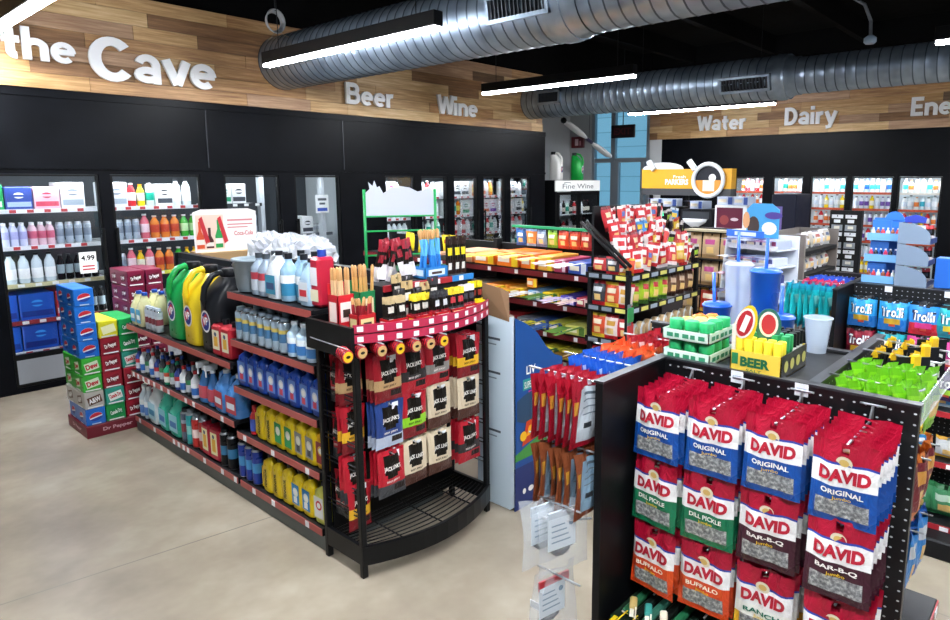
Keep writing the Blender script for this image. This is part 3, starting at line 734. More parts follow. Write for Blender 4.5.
# ---- shapes; every one faces -x, its base at z=0
def p_oil(col, lab, cap, ring=None, letters=None, lcol='#1a1a1a', h=.225, name='oil_bottle', alt=None):
    b = MB(); m = mat(col, .3)
    b.loft([(0, 0, 0, .028, .048, 4), (.008, 0, 0, .031, .051, 4), (.15, 0, 0, .031, .051, 4), (.172, 0, .002, .028, .046, 3.5), (.19, 0, -.006, .02, .026, 3), (.198, 0, -.008, .013, .014, 2), (h-.02, 0, -.008, .013, .014, 2)], m, 16)
    b.add([(-.030, .05, .02), (-.030, .036, .02), (-.030, .036, .15), (-.030, .05, .14)], [(0, 3, 2, 1)], m)
    o = b.obj(name)
    b = MB(); b.lathe([(.0155, 0), (.0165, .004), (.0155, .022)], mat(cap, .4), 10, at=(0, -.008, h-.021)); b.obj('cap', o)
    b = MB(); F = FX((-.0316, 0, 0))
    if lab: b.rect(F, -.04, .03, .036, .145, mat(lab, .45))
    if ring: b.disc(frame((-.0325, 0, .1), (0, -1, 0), (-1, 0, 0)), .026, mat(ring, .45), 14); b.disc(frame((-.033, 0, .1), (0, -1, 0), (-1, 0, 0)), .016, mat('#f4f2ec', .5), 12)
    if letters:
        M = FX((-.0325, 0, 0)) @ Matrix.Translation((.012, .03, 0)) @ Matrix.Rotation(PI/2, 4, 'Z')
        b.text(letters, M, .11, .024, mat(lcol, .5), .03)
    if alt: b.rect(FX((-.033, 0, 0)), -.02, .04, .016, .075, mat(alt, .5))
    b.obj('label', o)
    return o
def p_can(body, l1, l2, r=.033, h=.17, top='#c4cbd2', nm='aerosol_can', capc=None):
    b = MB(); m = mat(body, .3, .3)
    b.lathe([(r*.92, 0, msteel), (r, .006, m), (r, h*.3, mat(l1, .4)), (r, h*.55, mat(l2, .4)), (r, h*.66, m), (r, h*.84, msteel), (r*.8, h*.89, msteel)], m, 14)
    o = b.obj(nm)
    b = MB(); b.lathe([(r*.72, h*.89), (r*.7, h*.99), (r*.5, h)], mat(capc or top, .35), 12); b.obj('cap', o)
    return o
def p_round(body, label, cap, r=.04, h=.2, nm='cleaner_bottle', band=None):
    b = MB(); m = mat(body, .28)
    b.lathe([(r*.93, 0), (r, .008), (r, h*.6), (r*.95, h*.66), (r*.45, h*.8), (r*.38, h*.84), (r*.38, h*.88)], m, 14)
    o = b.obj(nm)
    b = MB(); b.lathe([(r*.44, h*.88), (r*.44, h)], mat(cap, .4), 10); b.obj('cap', o)
    b = MB(); b.lathe([(r*1.015, h*.12, mat(label, .45)), (r*1.015, h*.38, mat(band or label, .45)), (r*1.015, h*.55)], mat(label, .45), 14, cap=False); b.obj('label', o)
    return o
def p_spray(body, label, head, nm='spray_bottle', h=.27):
    b = MB(); b.loft([(0, 0, 0, .03, .045, 3), (.01, 0, 0, .033, .049, 3), (.1, 0, 0, .033, .049, 3), (.16, 0, 0, .022, .03, 2.5), (.2, 0, 0, .013, .013, 2), (.215, 0, 0, .013, .013, 2)], mat(body, .25), 14)
    o = b.obj(nm)
    b = MB(); b.lathe([(.017, .21), (.017, .228)], mat(head, .4), 10); b.box(-.05, -.011, .228, .03, .011, h, mat(head, .4), .005); b.box(-.045, -.005, .19, -.038, .005, .23, mat(head, .4)); b.obj('spray_trigger', o)
    b = MB(); b.loft([(.03, 0, 0, .0338, .0498, 3), (.11, 0, 0, .0335, .0495, 3)], mat(label, .45), 14); b.obj('label', o)
    return o
def p_jug(body, label, cap, w=.075, d=.05, h=.29, nm='fluid_jug', lab2=None):
    b = MB(); m = mat(body, .28)
    b.loft([(0, 0, 0, d*.93, w*.93, 4), (.01, 0, 0, d, w, 4), (h*.55, 0, 0, d, w, 4), (h*.7, 0, -w*.15, d*.8, w*.75, 3), (h*.86, 0, -w*.4, d*.42, w*.3, 2), (h*.92, 0, -w*.42, d*.36, w*.24, 2)], m, 16)
    b.tube([(0, w*.9, h*.55), (0, w*1.0, h*.68), (0, w*.75, h*.84), (0, w*.2, h*.9), (0, -w*.2, h*.88)], d*.24, m, 6)
    o = b.obj(nm)
    b = MB(); b.lathe([(d*.44, h*.91), (d*.44, h)], mat(cap, .4), 10, at=(0, -w*.42, 0)); b.obj('cap', o)
    b = MB(); b.rect(FX((-d-.001, 0, 0)), -w*.8, h*.1, w*.8, h*.5, mat(label, .45))
    if lab2: b.rect(FX((-d-.002, 0, 0)), -w*.6, h*.2, w*.6, h*.34, mat(lab2, .45))
    b.obj('label', o)
    return o
def p_square(body, label, cap, h=.24):
    b = MB(); m = mat(body, .35)
    b.box(-.045, -.055, 0, .045, .055, h-.03, m, .012); o = b.obj('fluid_canister')
    b = MB(); b.lathe([(.02, h-.03), (.02, h)], mat(cap, .4), 10, at=(.015, -.02, 0)); b.obj('cap', o)
    b = MB(); b.rect(FX((-.0455, 0, 0)), -.04, .04, .04, h-.06, mat(label, .45)); b.rect(FX((-.0465, 0, 0)), -.022, .06, .022, h-.1, mat('#e8b23a', .5)); b.disc(frame((-.047, 0, h-.085), (0, -1, 0), (-1, 0, 0)), .014, mat('#3c4a6c'), 10); b.obj('label', o)
    return o
def p_race(col, capc='#15161a'):
    b = MB(); m = mat(col, .3)
    b.loft([(0, 0, 0, .1, .1, 5), (.012, 0, 0, .107, .107, 5), (.30, 0, 0, .107, .107, 5), (.36, .012, 0, .092, .105, 4), (.44, .05, 0, .056, .09, 3), (.455, .055, 0, .05, .07, 2.5)], m, 20)
    o = b.obj('racing_fuel_jug')
    b = MB(); b.tube([(-.098, 0, .27), (-.112, 0, .33), (-.10, 0, .40), (-.05, 0, .47), (.0, 0, .485), (.03, 0, .46)], .02, m, 8); b.obj('handle', o)
    b = MB(); b.lathe([(.04, 0), (.046, .004), (.046, .05), (.04, .056)], mat(capc, .4), 16, at=(.058, 0, .452)); b.obj('cap', o)
    b = MB(); M = frame((-.1075, .0, .19), (0, -1, 0), (-1, 0, 0))
    b.disc(M, .062, mat('#f2f2f2', .45), 20, .07); b.disc(M, .05, mat('#1f2f86', .45), 18, .058, .002)
    b.add([(p[0], p[1], .003) for p in ((-.03, -.04), (.045, .02), (.01, .05), (-.045, .01))], [(0, 1, 2, 3)], mat('#c4202c', .45), False, M)
    b.text('VP', M @ Matrix.Translation((-.034, -.022, .003)), .07, .05, mat('#ffffff', .45), .04)
    b.obj('logo', o)
    return o
_P = {}
def PP(key, f):
    if key not in _P: _P[key] = Proto(f())
    return _P[key]
def row(z, items, shelf, group, x=G1X+.055, end='jerky rack'):
    """items: (key, maker, words, category, y, dx) - y falls towards the rack, so the list is counted from its last"""
    for i, (key, f, words_, cat, y, dx) in enumerate(sorted(items, key=lambda q: (q[5], q[4]))):
        PP(key, f).put((x+dx, y, z), f'{words_}, {ORD[i]} from the {end}, {shelf}', cat, group, J(.06))
SG = 'goods on the oil and cleaner shelving'
oils = {
 'yb': (lambda: p_oil('#f1cf10', None, '#15161a', None, 'PENNZOIL', '#22201a'), 'yellow oil bottle with black lettering'),
 'yg': (lambda: p_oil('#f1cf10', '#1d9a55', '#15161a', '#e9ecd8', None), 'yellow oil bottle with green label'),
 'ys': (lambda: p_oil('#f1cf10', '#8b9196', '#15161a', '#e9ecd8', None, alt='#3a3f44'), 'yellow oil bottle with grey label'),
 'yr': (lambda: p_oil('#f1b912', '#8e1f24', '#15161a', '#e0b64a', None), 'yellow oil bottle with dark red label'),
 'yl': (lambda: p_oil('#f1cf10', '#1c86c8', '#15161a', '#e9ecd8', None, alt='#f0f2ee'), 'yellow oil bottle with blue label'),
 'bl': (lambda: p_oil('#1745a8', '#5f8ad6', '#123a90', '#d8dfe8', None, h=.235, alt='#c23b52'), 'blue oil bottle'),
 'pl': (lambda: p_oil('#e4e26c', '#e6e6e2', '#15161a', '#c9242c', None, h=.225), 'pale yellow oil bottle with red ring'),
 'plg': (lambda: p_oil('#dfe04a', '#cfe08a', '#15161a', '#1d9a55', None), 'pale yellow bottle with green label'),
}
def O(k, y, dx=0): return ('oil' + k, oils[k][0], oils[k][1], 'oil bottle', y, dx)
row(.435, [O('yb', 3.49), O('yb', 3.385), O('yg', 3.28), O('yg', 3.175), O('ys', 3.07), O('ys', 2.965)] + [O('yb', 3.39, .085), O('yg', 3.17, .085)], 'second lowest shelf', SG)
PP('oilyr', oils['yr'][0])  .put((G1X+.055, 2.86, .435), 'yellow oil bottle with dark red label beside the rack post', 'oil bottle', SG)
row(.13, [O('yb', 3.44), O('yb', 3.335), O('yb', 3.23), O('yl', 3.12), O('yl', 3.015)], 'lowest shelf', SG, x=G1X+.05)
row(.13, [O('pl', 2.895), O('plg', 2.90, .085), O('plg', 3.01, .085), O('plg', 3.12, .085)], 'lowest shelf end', SG, x=G1X+.05)
row(.715, [O('bl', y) for y in (3.66, 3.55, 3.44, 3.325, 3.215, 3.105, 2.99, 2.885)], 'middle shelf', SG)
row(.715, [O('bl', y, .085) for y in (3.6, 3.3, 3.17, 2.93)], 'middle shelf second row', SG)
PP('small', lambda: p_round('#c9252d', '#3a56b8', '#c9252d', .028, .17, 'additive_bottle')).put((G1X+.05, 3.59, .435), 'small red and blue additive bottle next to the yellow oil bottles', 'bottle', SG)
# silver cans and the small blue packs above
row(.995, [('scan', lambda: p_can('#9fb4c6', '#3d6c94', '#c9b45a', .034, .19, '#aab6c0', 'aerosol_can', '#8fa4b6'), 'silver blue spray can', 'spray can', y, 0) for y in (3.66, 3.585, 3.5, 3.41, 3.335, 3.255, 3.18)], 'second highest shelf', SG, x=G1X+.045)
row(.995, [('scan', None, 'silver blue spray can', 'spray can', y, .08) for y in (3.62, 3.46, 3.3)], 'second highest shelf second row', SG, x=G1X+.045)
row(.995, [('sgrp', lambda: p_round('#bcd7ea', '#3e7fc2', '#dfe9f2', .042, .185, 'wiper_fluid_bottle', '#e9f1f7'), 'squat clear blue bottle', 'bottle', y, dx) for y, dx in ((3.09, 0), (3.0, 0), (2.91, 0), (3.05, .09), (2.95, .09))], 'second highest shelf', SG, x=G1X+.05)
# top shelf
t2 = thing('bucket', 'grey plastic bucket at the far end of the top cleaner shelf', 'bucket', (G1X+.12, 3.63, 1.275))
b = MB(); b.lathe([(.085, 0), (.095, .02), (.11, .17), (.118, .172), (.118, .185), (.1, .185), (.09, .03)], mat('#8b9aa4', .5), 18, cap=False); b.lathe([(.09, .002), (.0, .003)], mat('#8b9aa4', .5), 18, cap=False); b.obj('pail', t2)
b = MB(); b.tube([(.112*math.cos(a*PI/8), .112*math.sin(a*PI/8), .17 - .05*math.sin(a*PI/8)) for a in range(9)], .004, msteel, 5); b.obj('bail_handle', t2)
row(1.275, [('cl1', lambda: p_round('#8f9fb0', '#b9c4d0', '#3a4148', .048, .23, 'cleaner_bottle', '#b13a48'), 'grey bottle with red banded label', 'bottle', y, 0) for y in (3.47, 3.39)] + [
 ('cl2', lambda: p_jug('#dbe2e8', '#3f8fae', '#1b1e24', .06, .045, .255, 'cleaner_bottle', '#3a4f78'), 'white cleaner bottle with teal label', 'bottle', 3.28, 0),
 ('cl3', lambda: p_round('#8fb3cc', '#2f7fa6', '#1b1e24', .046, .25, 'cleaner_bottle', '#e8eef2'), 'clear cleaner bottle with blue label', 'bottle', 3.16, 0), ('cl3', None, 'clear cleaner bottle with blue label', 'bottle', 3.06, .03),
 ('cl4', lambda: p_jug('#a3c0d6', '#d3dbe3', '#1b1e24', .05, .04, .24, 'cleaner_bottle', '#c8303c'), 'pale blue bottle with red label', 'bottle', 2.965, 0)], 'top shelf', SG, x=G1X+.075)
row(1.275, [('cl1', None, 'grey bottle with red banded label', 'bottle', y, .11) for y in (3.5, 3.40)] + [('cl3', None, 'clear cleaner bottle with blue label', 'bottle', 3.24, .12), ('cl3', None, 'clear cleaner bottle with blue label', 'bottle', 3.12, .13)], 'top shelf second row', SG, x=G1X+.075)
t2 = thing('red_canister', 'tall red canister with blue cap at the rack end of the top shelf', 'canister', (G1X+.10, 2.885, 1.275))
b = MB(); b.box(-.05, -.04, 0, .05, .04, .25, mat('#b51f38', .35), .014); b.obj('body', t2); b = MB(); b.lathe([(.022, .25), (.022, .285)], mat('#1e3f9e', .4), 10); b.obj('cap', t2); b = MB(); b.rect(FX((-.051, 0, 0)), -.035, .03, .035, .09, mat('#efe9c8')); b.rect(FX((-.051, 0, 0)), -.03, .11, .03, .2, mat('#e7e7ec')); b.obj('label', t2)
# crumpled white bags on the other half of the top shelf
def crumple(name, sx, sy, sz, m, seed, n=14):
    rnd = random.Random(seed); vs = []; fs = []
    for j in range(n+1):
        for i in range(2*n):
            th = PI*j/n; ph = PI*i/n
            k = 1 + rnd.uniform(-.16, .16)
            vs.append((sx*math.sin(th)*math.cos(ph)*k, sy*math.sin(th)*math.sin(ph)*k, sz + sz*math.cos(th)*(k if j < n/2 else 1)))
    for j in range(n):
        for i in range(2*n): fs.append((j*2*n+i, j*2*n+(i+1) % (2*n), (j+1)*2*n+(i+1) % (2*n), (j+1)*2*n+i))
    b = MB(); b.add(vs, fs, m); return b.obj(name)
mbagw = mat('#c8ccd4', .3)
for i, (x, y, s) in enumerate(((2.36, 4.46, 'bag of white cloths, last one towards the advert board'), (2.36, 4.17, 'bag of white cloths, between the two others'), (2.36, 3.88, 'bag of white cloths, first one behind the bucket'))):
    o = crumple('cloth_bag', .15, .135, .13, mbagw, 20+i); o.location = (x, y, 1.27); tag(o, s, 'bag', 'white crumpled bags on the top shelf')
# ---- far half: jugs on the upper shelf
for y, col, wd in ((4.62, '#149a4c', 'green racing fuel jug with black cap beside the yellow one'), (4.36, '#f0d020', 'yellow racing fuel jug standing between the green and black ones'), (4.10, '#1b1d21', 'black racing fuel jug next to the yellow one')):
    k = p_race(col); k.location = (G1X+.135, y, .845); tag(k, wd, 'jug', 'racing fuel jugs on the far shelf')
row(.845, [('redsq', lambda: p_square('#b3202f', '#ece3c8', '#17181c', .22), 'red fluid canister with cream label', 'canister', y, 0) for y in (3.95, 3.83)], 'far upper shelf', SG, x=G1X+.06)
row(.845, [('oilj', lambda: p_jug('#dcd9a6', '#3f9fd0', '#1f4fb0', .05, .045, .25, 'oil_jug', '#e9eef0'), 'clear oil jug with blue label', 'jug', y, dx) for y, dx in ((5.3, 0), (5.19, 0), (5.28, .1), (5.15, .1))], 'far upper shelf', SG, x=G1X+.06, end='green jug')
row(.845, [('sil', lambda: p_can('#b9c3cc', '#7f3640', '#c7ced6', .026, .17, '#aab2ba', 'additive_can', '#9aa6b2'), 'small silver can with red print', 'can', y, 0) for y in (5.06, 5.0, 4.94, 4.88)], 'far upper shelf', SG, x=G1X+.04, end='green jug')
# middle far shelf
mix = [('m1', lambda: p_round('#2a3f86', '#c9d2e0', '#17181c', .03, .17, 'additive_bottle', '#b32a35'), 'small blue additive bottle'),
       ('m2', lambda: p_round('#d9dfe6', '#2f6fc0', '#c7262f', .03, .18, 'additive_bottle', '#e9edf1'), 'small white red-capped additive bottle'),
       ('m3', lambda: p_round('#3a3f45', '#b9c2c9', '#1f56b8', .028, .19, 'additive_bottle', '#2a7a4c'), 'small dark blue-capped bottle'),
       ('m4', lambda: p_round('#1f9a72', '#e3e7df', '#c43a2c', .032, .16, 'additive_bottle', '#c9472f'), 'small green red-capped bottle')]
seq = [0, 1, 2, 1, 0, 2, 3, 2, 0, 1, 2, 1]
row(.485, [(mix[k][0], mix[k][1], mix[k][2], 'bottle', 5.33 - i*.088, 0) for i, k in enumerate(seq)], 'far middle shelf', SG, x=G1X+.045, end='blue spray bottles')
row(.485, [(mix[k][0], mix[k][1], mix[k][2], 'bottle', 5.30 - i*.088, .085) for i, k in enumerate(seq[::-1])], 'far middle shelf rear row', SG, x=G1X+.045, end='blue spray bottles')
row(.485, [('spr', lambda: p_spray('#3f7fc4', '#c44a5a', '#dfe6ee'), 'blue spray bottle with red label', 'spray bottle', y, 0) for y in (4.24, 4.12)], 'far middle shelf', SG, x=G1X+.055)
row(.485, [('cool', lambda: p_jug('#4f8fd6', '#b52a3e', '#e7ebf0', .075, .052, .27, 'coolant_jug', '#dfe6ee'), 'blue coolant jug with red label', 'jug', y, 0) for y in (3.97, 3.81)], 'far middle shelf', SG, x=G1X+.065)
# bottom far shelf
row(.13, [('clr', lambda: p_round('#cfdde6', '#5a86c8', '#e8edf1', .04, .24, 'fluid_bottle', '#e2e7ea'), 'clear bottle with blue label', 'bottle', y, dx) for y, dx in ((5.33, 0), (5.24, 0), (5.3, .1))], 'far lowest shelf', SG, x=G1X+.055, end='white jug')
row(.13, [('whj', lambda: p_jug('#e9eff2', '#a9d3e0', '#e6e9ec', .085, .06, .31, 'fluid_jug', '#3f8fb8'), 'large white fluid jug', 'jug', 5.10, 0)], 'far lowest shelf', SG, x=G1X+.075)
row(.13, [('tej', lambda: p_jug('#3fc3a8', '#8fd0dc', '#e6e9ec', .085, .06, .31, 'fluid_jug', '#2f74b8'), 'large teal fluid jug', 'jug', y, 0) for y in (4.91, 4.72)], 'far lowest shelf', SG, x=G1X+.075)
row(.13, [('tec', lambda: p_can('#5d6d84', '#7f3640', '#9fb0c4', .036, .235, '#222', 'fluid_can', '#23262b'), 'slate blue can with black cap', 'can', 4.575, 0), ('tec2', lambda: p_can('#2fb0b8', '#8ad2cf', '#2fb0b8', .036, .245, '#222', 'fluid_can', '#8f9aa2'), 'teal spray can with grey cap', 'can', 4.49, 0),
          ('rec', lambda: p_can('#c4322f', '#e9d3cf', '#c4322f', .036, .235, '#222', 'fluid_can', '#8f9aa2'), 'red spray can with grey cap', 'can', 4.405, 0), ('rec', None, 'red spray can with grey cap', 'can', 4.32, .01)], 'far lowest shelf', SG, x=G1X+.05)
row(.13, [('redbig', lambda: p_square('#b81f38', '#efe7b8', '#17181c', .245), 'red fluid canister with yellow label', 'canister', y, 0) for y in (4.215, 4.09)], 'far lowest shelf', SG, x=G1X+.06)
row(.13, [('blk', lambda: p_can('#15171b', '#2b6f9a', '#15171b', .033, .24, '#222', 'spray_can', '#101114'), 'black spray can with blue print', 'spray can', y, 0) for y in (3.985, 3.89)] + [('blu', lambda: p_can('#1c3a9c', '#3f8fc8', '#1c3a9c', .033, .24, '#222', 'spray_can', '#101114'), 'dark blue spray can with black cap', 'spray can', y, 0) for y in (3.745, 3.66, 3.58)], 'far lowest shelf', SG, x=G1X+.045)
# ---- soda cartons stacked on a red tray at the far end
def soda(c1, c2, logo, kind):
    b = MB(); m = mat(c1, .3); W, D, H = .128, .40, .128
    b.box(-W/2, 0, 0, W/2, D, H, m, .005)
    F = frame((0, -.001, H/2), (1, 0, 0), (0, -1, 0)); S = frame((-W/2-.001, D/2, H/2), (0, -1, 0), (-1, 0, 0))
    for M, k in ((F, 1), (S, 1.0)):
        for ox in ((0,) if M is F else (-.1, .1)):
            Q = M @ Matrix.Translation((ox, 0, 0)) @ Matrix.Rotation(R(12), 4, 'Z')
            if kind == 'globe':
                b.disc(Q, .043, mat('#f2f3f5', .4), 20, .03); 
                b.add([(.042*math.cos(a), .029*math.sin(a) , .002) for a in [PI*i/10 for i in range(11)]], [tuple(range(11))], mat('#c81f32', .4), False, Q)
                b.add([(.042*math.cos(a), .029*math.sin(a)-.004 , .002) for a in [PI+.2+(PI-.4)*i/10 for i in range(11)]], [tuple(range(11))], mat('#17409c', .4), False, Q)
                b.rect(M, ox-.03, -.058, ox+.03, -.05, mat('#cfe0f6'))
            else:
                b.rect(Q, -.045, -.03, .045, .03, mat(c2, .4), .001)
                if logo: b.text(logo, Q @ Matrix.Translation((-.04, -.02, .001)), .08, .04, mat('#f6f6f4', .45) if kind == 'w' else mat('#c8202e', .45), .04)
                b.rect(M, ox-.05, -.058, ox+.05, -.048, mat('#f0f0ee'))
    return b.obj('soda_carton')
kinds = {'pepsi': (lambda: soda('#1a6fd0', '#1a6fd0', '', 'globe'), 'blue soda carton with round red white and blue logo'), 'dew': (lambda: soda('#3cb43a', '#d9ecd0', 'Dew', 'r'), 'bright green soda carton with red lettering'),
 'aw': (lambda: soda('#b9b6b0', '#5b3a24', 'A&W', 'w'), 'grey and brown root beer carton'), 'drp': (lambda: soda('#9c1f30', '#7d1424', 'Dr Pepper', 'w'), 'dark red soda carton'), 'drm': (lambda: soda('#7a1c3a', '#5f1029', 'Dr Pepper', 'w'), 'maroon soda carton'),
 'can': (lambda: soda('#2f9a86', '#e9efe9', 'Canada Dry', 'r'), 'teal and white ginger ale carton'), 'yel': (lambda: soda('#d9d42a', '#eef0c0', '', 'r'), 'yellow soda carton'), 'grn': (lambda: soda('#1d9a50', '#15854a', 'Canada Dry', 'w'), 'green soda carton')}
t2 = thing('display_tray', 'dark red low display tray under the stacked soda cartons', 'tray', (0, 0, 0))
b = MB(); b.box(1.395, 5.48, 0, 1.83, 5.93, .09, mat('#6d1526', .45), .004); b.text('Dr Pepper', FY((1.50, 5.479, .03)), .2, .035, mat('#c9a3aa')); b.text('Dr Pepper', FX((1.394, 5.80, .03)), .2, .035, mat('#c9a3aa')); b.obj('tray_wall', t2)
def col(x, y, ks, place, z=.091):
    for i, k in enumerate(ks):
        f, wd = kinds[k]
        PP('soda' + k, f).put((x + J(.004), y + J(.006), z), f'{wd}, {ORD[i]} from the floor, {place}', 'soda carton', 'stacked soda cartons', J(.03)); z += .129
col(1.47, 5.50, ['pepsi', 'aw', 'dew', 'dew', 'pepsi', 'pepsi', 'pepsi', 'pepsi'], 'blue tower')
col(1.605, 5.50, ['grn', 'can', 'drp', 'drp', 'drp', 'yel'], 'yellow topped stack')
col(1.74, 5.50, ['drp', 'drp', 'drp', 'can', 'grn', 'grn'], 'stack touching the shelving')
col(1.98, 5.96, ['drm']*9, 'maroon stack', 0)
col(2.115, 5.96, ['drm']*9, 'second maroon stack', 0)
# ---- cardboard advert standing on the far shelving
t2 = thing('advert_display', 'white cola advert board with bottle pictures on a wooden crate behind the jugs', 'advert', (2.412, 5.27, .838), R(-4))
b = MB()
for k in range(6): b.box(-.22, -.12, .012+k*.082, .22, -.1, .085+k*.082, mat('#b08f62', .6))
for sx in (-.22, .20): b.box(sx, -.1, 0, sx+.02, 0.12, .5, mat('#a5845a', .6))
b.box(-.22, -.12, .49, .22, .12, .505, mat('#b8986b', .6)); b.obj('crate', t2)
b = MB(); b.prism([(-.24, 0), (.24, 0), (.243, .31), (.18, .332), (-.18, .332), (-.243, .31)], .012, mat('#f3eeec', .45), T=FY((0, -.05, .505))); 
F = FY((0, -.0625, .505))
b.rect(F, -.23, .02, -.02, .29, mat('#f0d3c2', .5), .0005)
for x, c, h in ((-.2, '#d9542a', .2), (-.13, '#4a1c18', .15), (-.06, '#1f9a4a', .21)):
    b.add([(x-.028, .03, .0015), (x+.028, .03, .0015), (x+.028, h*.6, .0015), (x+.01, h*.85, .0015), (x+.01, h+.04, .0015), (x-.01, h+.04, .0015), (x-.01, h*.85, .0015), (x-.028, h*.6, .0015)], [tuple(range(8))], mat(c, .4), False, F)
    b.rect(F, x-.028, h*.3, x+.028, h*.5, mat('#f2e9e2'), .002)
for x in (-.16, -.02): b.prism([(x, .06), (x+.03, .08), (x-.02, .28), (x-.045, .26)], .002, mat('#c32a35', .4), T=F)
b.rect(F, .01, .236, .21, .25, mat('#d8888c')); b.rect(F, .01, .205, .21, .214, mat('#d8888c')); b.rect(F, .01, .182, .17, .19, mat('#d8888c')); b.text('Coca-Cola', F @ Matrix.Translation((.06, .12, 0)), .15, .035, mat('#c8303c'), .01)
b.obj('board', t2)
# ================================================================ jerky rack on the end of the shelving
def bag_geo(b, w, h, t, bands, T=None, patches=(), texts=(), nx=8, seed=1, head=.10, foot=.05, wob=.004, back=None, zig=0, hole=True):
    """pillow pouch hanging from z=0 down to -h, front towards -y. bands: [(fraction from the top where it ends, material)];
    patches: (u0, u1, v0, v1, material), v measured from the top; texts: (string, u0, u1, v_bottom, v_top, material, bold)"""
    rnd = random.Random(seed)
    vl = sorted(set([0, .03, .125, head, (head+.25)/2, .25, .33, .42, .5, .58, .66, .75, .85, .92, 1-foot, 1] + [e for e, _ in bands] + [v for p in patches for v in p[2:4]]))
    ul = sorted(set([i/nx for i in range(nx+1)] + [.44, .56] + [u for p in patches for u in p[:2]]))
    ph = [rnd.uniform(0, 6) for _ in range(4)]
    def dep(u, v):
        e = max(0., min(1., (v-head*.6)/(1-foot-head*.6)))
        s = max(0., math.sin(PI*e))**.55 * max(0., 1-abs(2*u-1)**3.2)
        c = wob*(math.sin(9*u+ph[0]+3*v)+.7*math.sin(17*u-5*v+ph[1]))*(1.25-v)
        return t/2*s, c
    def pos(u, v, side):
        d, c = dep(u, v)
        x = (u-.5)*w*(1-.035*math.sin(PI*v)); z = -v*h + (zig*h*.5*(math.sin(u*PI*12)) if v in (0, 1) and zig else 0)
        return (x, -(d+.0006)*side + c, z)
    bands = [(e, crinkled(m)) for e, m in bands]; patches = [(*p[:4], crinkled(p[4])) for p in patches]
    n = len(ul)
    for side in (1, -1):
        vs = [pos(u, v, side) for v in vl for u in ul]; fs = []; ms = []
        for j in range(len(vl)-1):
            vm = (vl[j]+vl[j+1])/2
            bm = next(m for e, m in bands if vm <= e)
            for i in range(n-1):
                um = (ul[i]+ul[i+1])/2; m = bm
                if hole and .44 < um < .56 and .03 < vm < .125: continue
                if side == 1:
                    for p in patches:
                        if p[0] < um < p[1] and p[2] < vm < p[3]: m = p[4]
                elif back and vm > head*1.5: m = back if .16 < um < .84 else bm
                q = (j*n+i, (j+1)*n+i, (j+1)*n+i+1, j*n+i+1)
                fs.append(q if side == 1 else q[::-1]); ms.append(m)
        b.add(vs, fs, ms, True, T)
    for s_, u0, u1, vb, vt, m, bold in texts:
        g, f = text_geo(s_, bold)
        vs = []
        for p in g:
            x, y = p[:2]; u = u0+(u1-u0)*x; v = vb+(vt-vb)*y
            d, c = dep(u, v)
            vs.append(((u-.5)*w*(1-.035*math.sin(PI*v)), -(d+.0006) + c - (.0014 if bold == (.34,) else .0024) - (p[2]*.00025 if len(p) > 2 else 0), -v*h))
        b.add(vs, f, m, False, T)
mj_red = mat('#b01a2b', .28); mj_blk = mat('#17130f', .3); mj_w = mat('#f0ece6', .4)
JV = {'tan': ('#c4a172', '#7a1620', 'tan banded'), 'grey': ('#8d8a86', '#b01a2b', 'grey banded'), 'lime': ('#8ed12a', '#7a1620', 'lime green banded'), 'blue': ('#26407f', '#b8c4d8', 'blue'),
      'yellow': ('#eab62a', '#7a1620', 'yellow banded'), 'cream': ('#d9c8ac', '#4a2a22', 'cream'), 'dark': ('#2d2b2c', '#b01a2b', 'dark banded'), 'red': ('#b01a2b', '#3a3d42', 'plain red')}
def p_jerky(k, w=.165, h=.245, seed=1):
    c, c2, _ = JV[k]; m1, m2 = mat(c, .3), mat(c2, .3)
    hd = mj_red if k not in ('blue', 'cream') else m1
    b = MB()
    bag_geo(b, w, h, .026, [(.52, hd), (.74, m1), (1, m2)], None, [(.22, .78, .10, .52, mj_blk), (.3, .7, .52, .6, mj_blk), (.55, .95, .77, .9, mat('#2a2220', .3) if k != 'cream' else mat('#5a4038', .3))],
            [("JACK LINK'S", .2, .8, .45, .33, mj_w, .03), ('BEEF JERKY', .26, .76, .70, .645, mj_w if k in ('blue', 'dark', 'red', 'grey') else mj_blk, .02)], 8, seed)
    o = b.obj('jerky_bag')
    b = MB(); b.rect(FY((0, -.004, -.05)), w*.08, .005, w*.3, .04, mat('#e8ebef', .4), .001); b.obj('hang_tag', o)
    return o
t = thing('jerky_rack', 'black wire end rack of jerky bags with bowed front and red price strips', 'rack', (0, 0, 0))
mrk = mat('#0d0e10', .35)
bow = lambda x, k=.12: 2.48 - k*(1-((x-2.13)/.44)**2)
for x, y in ((1.705, 2.495), (2.555, 2.495), (1.705, 2.79), (2.555, 2.79)):
    b = MB(); b.box(x-.016, y-.014, 0, x+.016, y+.014, 1.19, mrk, .004); b.obj('post', t)
xs_ = [1.69 + .88*i/12 for i in range(13)]
def bowstrip(b, z0, z1, m, th=.012, k=.12, xr=None):
    p = xr or xs_
    poly = [(x, bow(x, k)) for x in p] + [(x, bow(x, k)+th) for x in p[::-1]]
    b.prism(poly, z1-z0, m, T=Matrix.Translation((0, 0, z0)))
b = MB(); bowstrip(b, .07, .165, mrk, .02); b.box(1.69, 2.48, .07, 1.71, 2.80, .165, mrk); b.box(2.55, 2.48, .07, 2.57, 2.80, .165, mrk); b.box(1.69, 2.78, .07, 2.57, 2.80, .165, mrk); b.obj('base_frame', t)
b = MB()
for i in range(1, 12):
    f = i/12; b.tube([(x, 2.79*(f)+bow(x)*(1-f), .15) for x in xs_], .004, mrk, 4)
for x in (1.9, 2.13, 2.36): b.tube([(x, bow(x)+.01, .145), (x, 2.79, .145)], .005, mrk, 4)
b.obj('base_grille', t)
b = MB(); b.box(1.72, 2.76, .16, 2.54, 2.772, 1.17, mrk)
b.obj('back_panel', t)
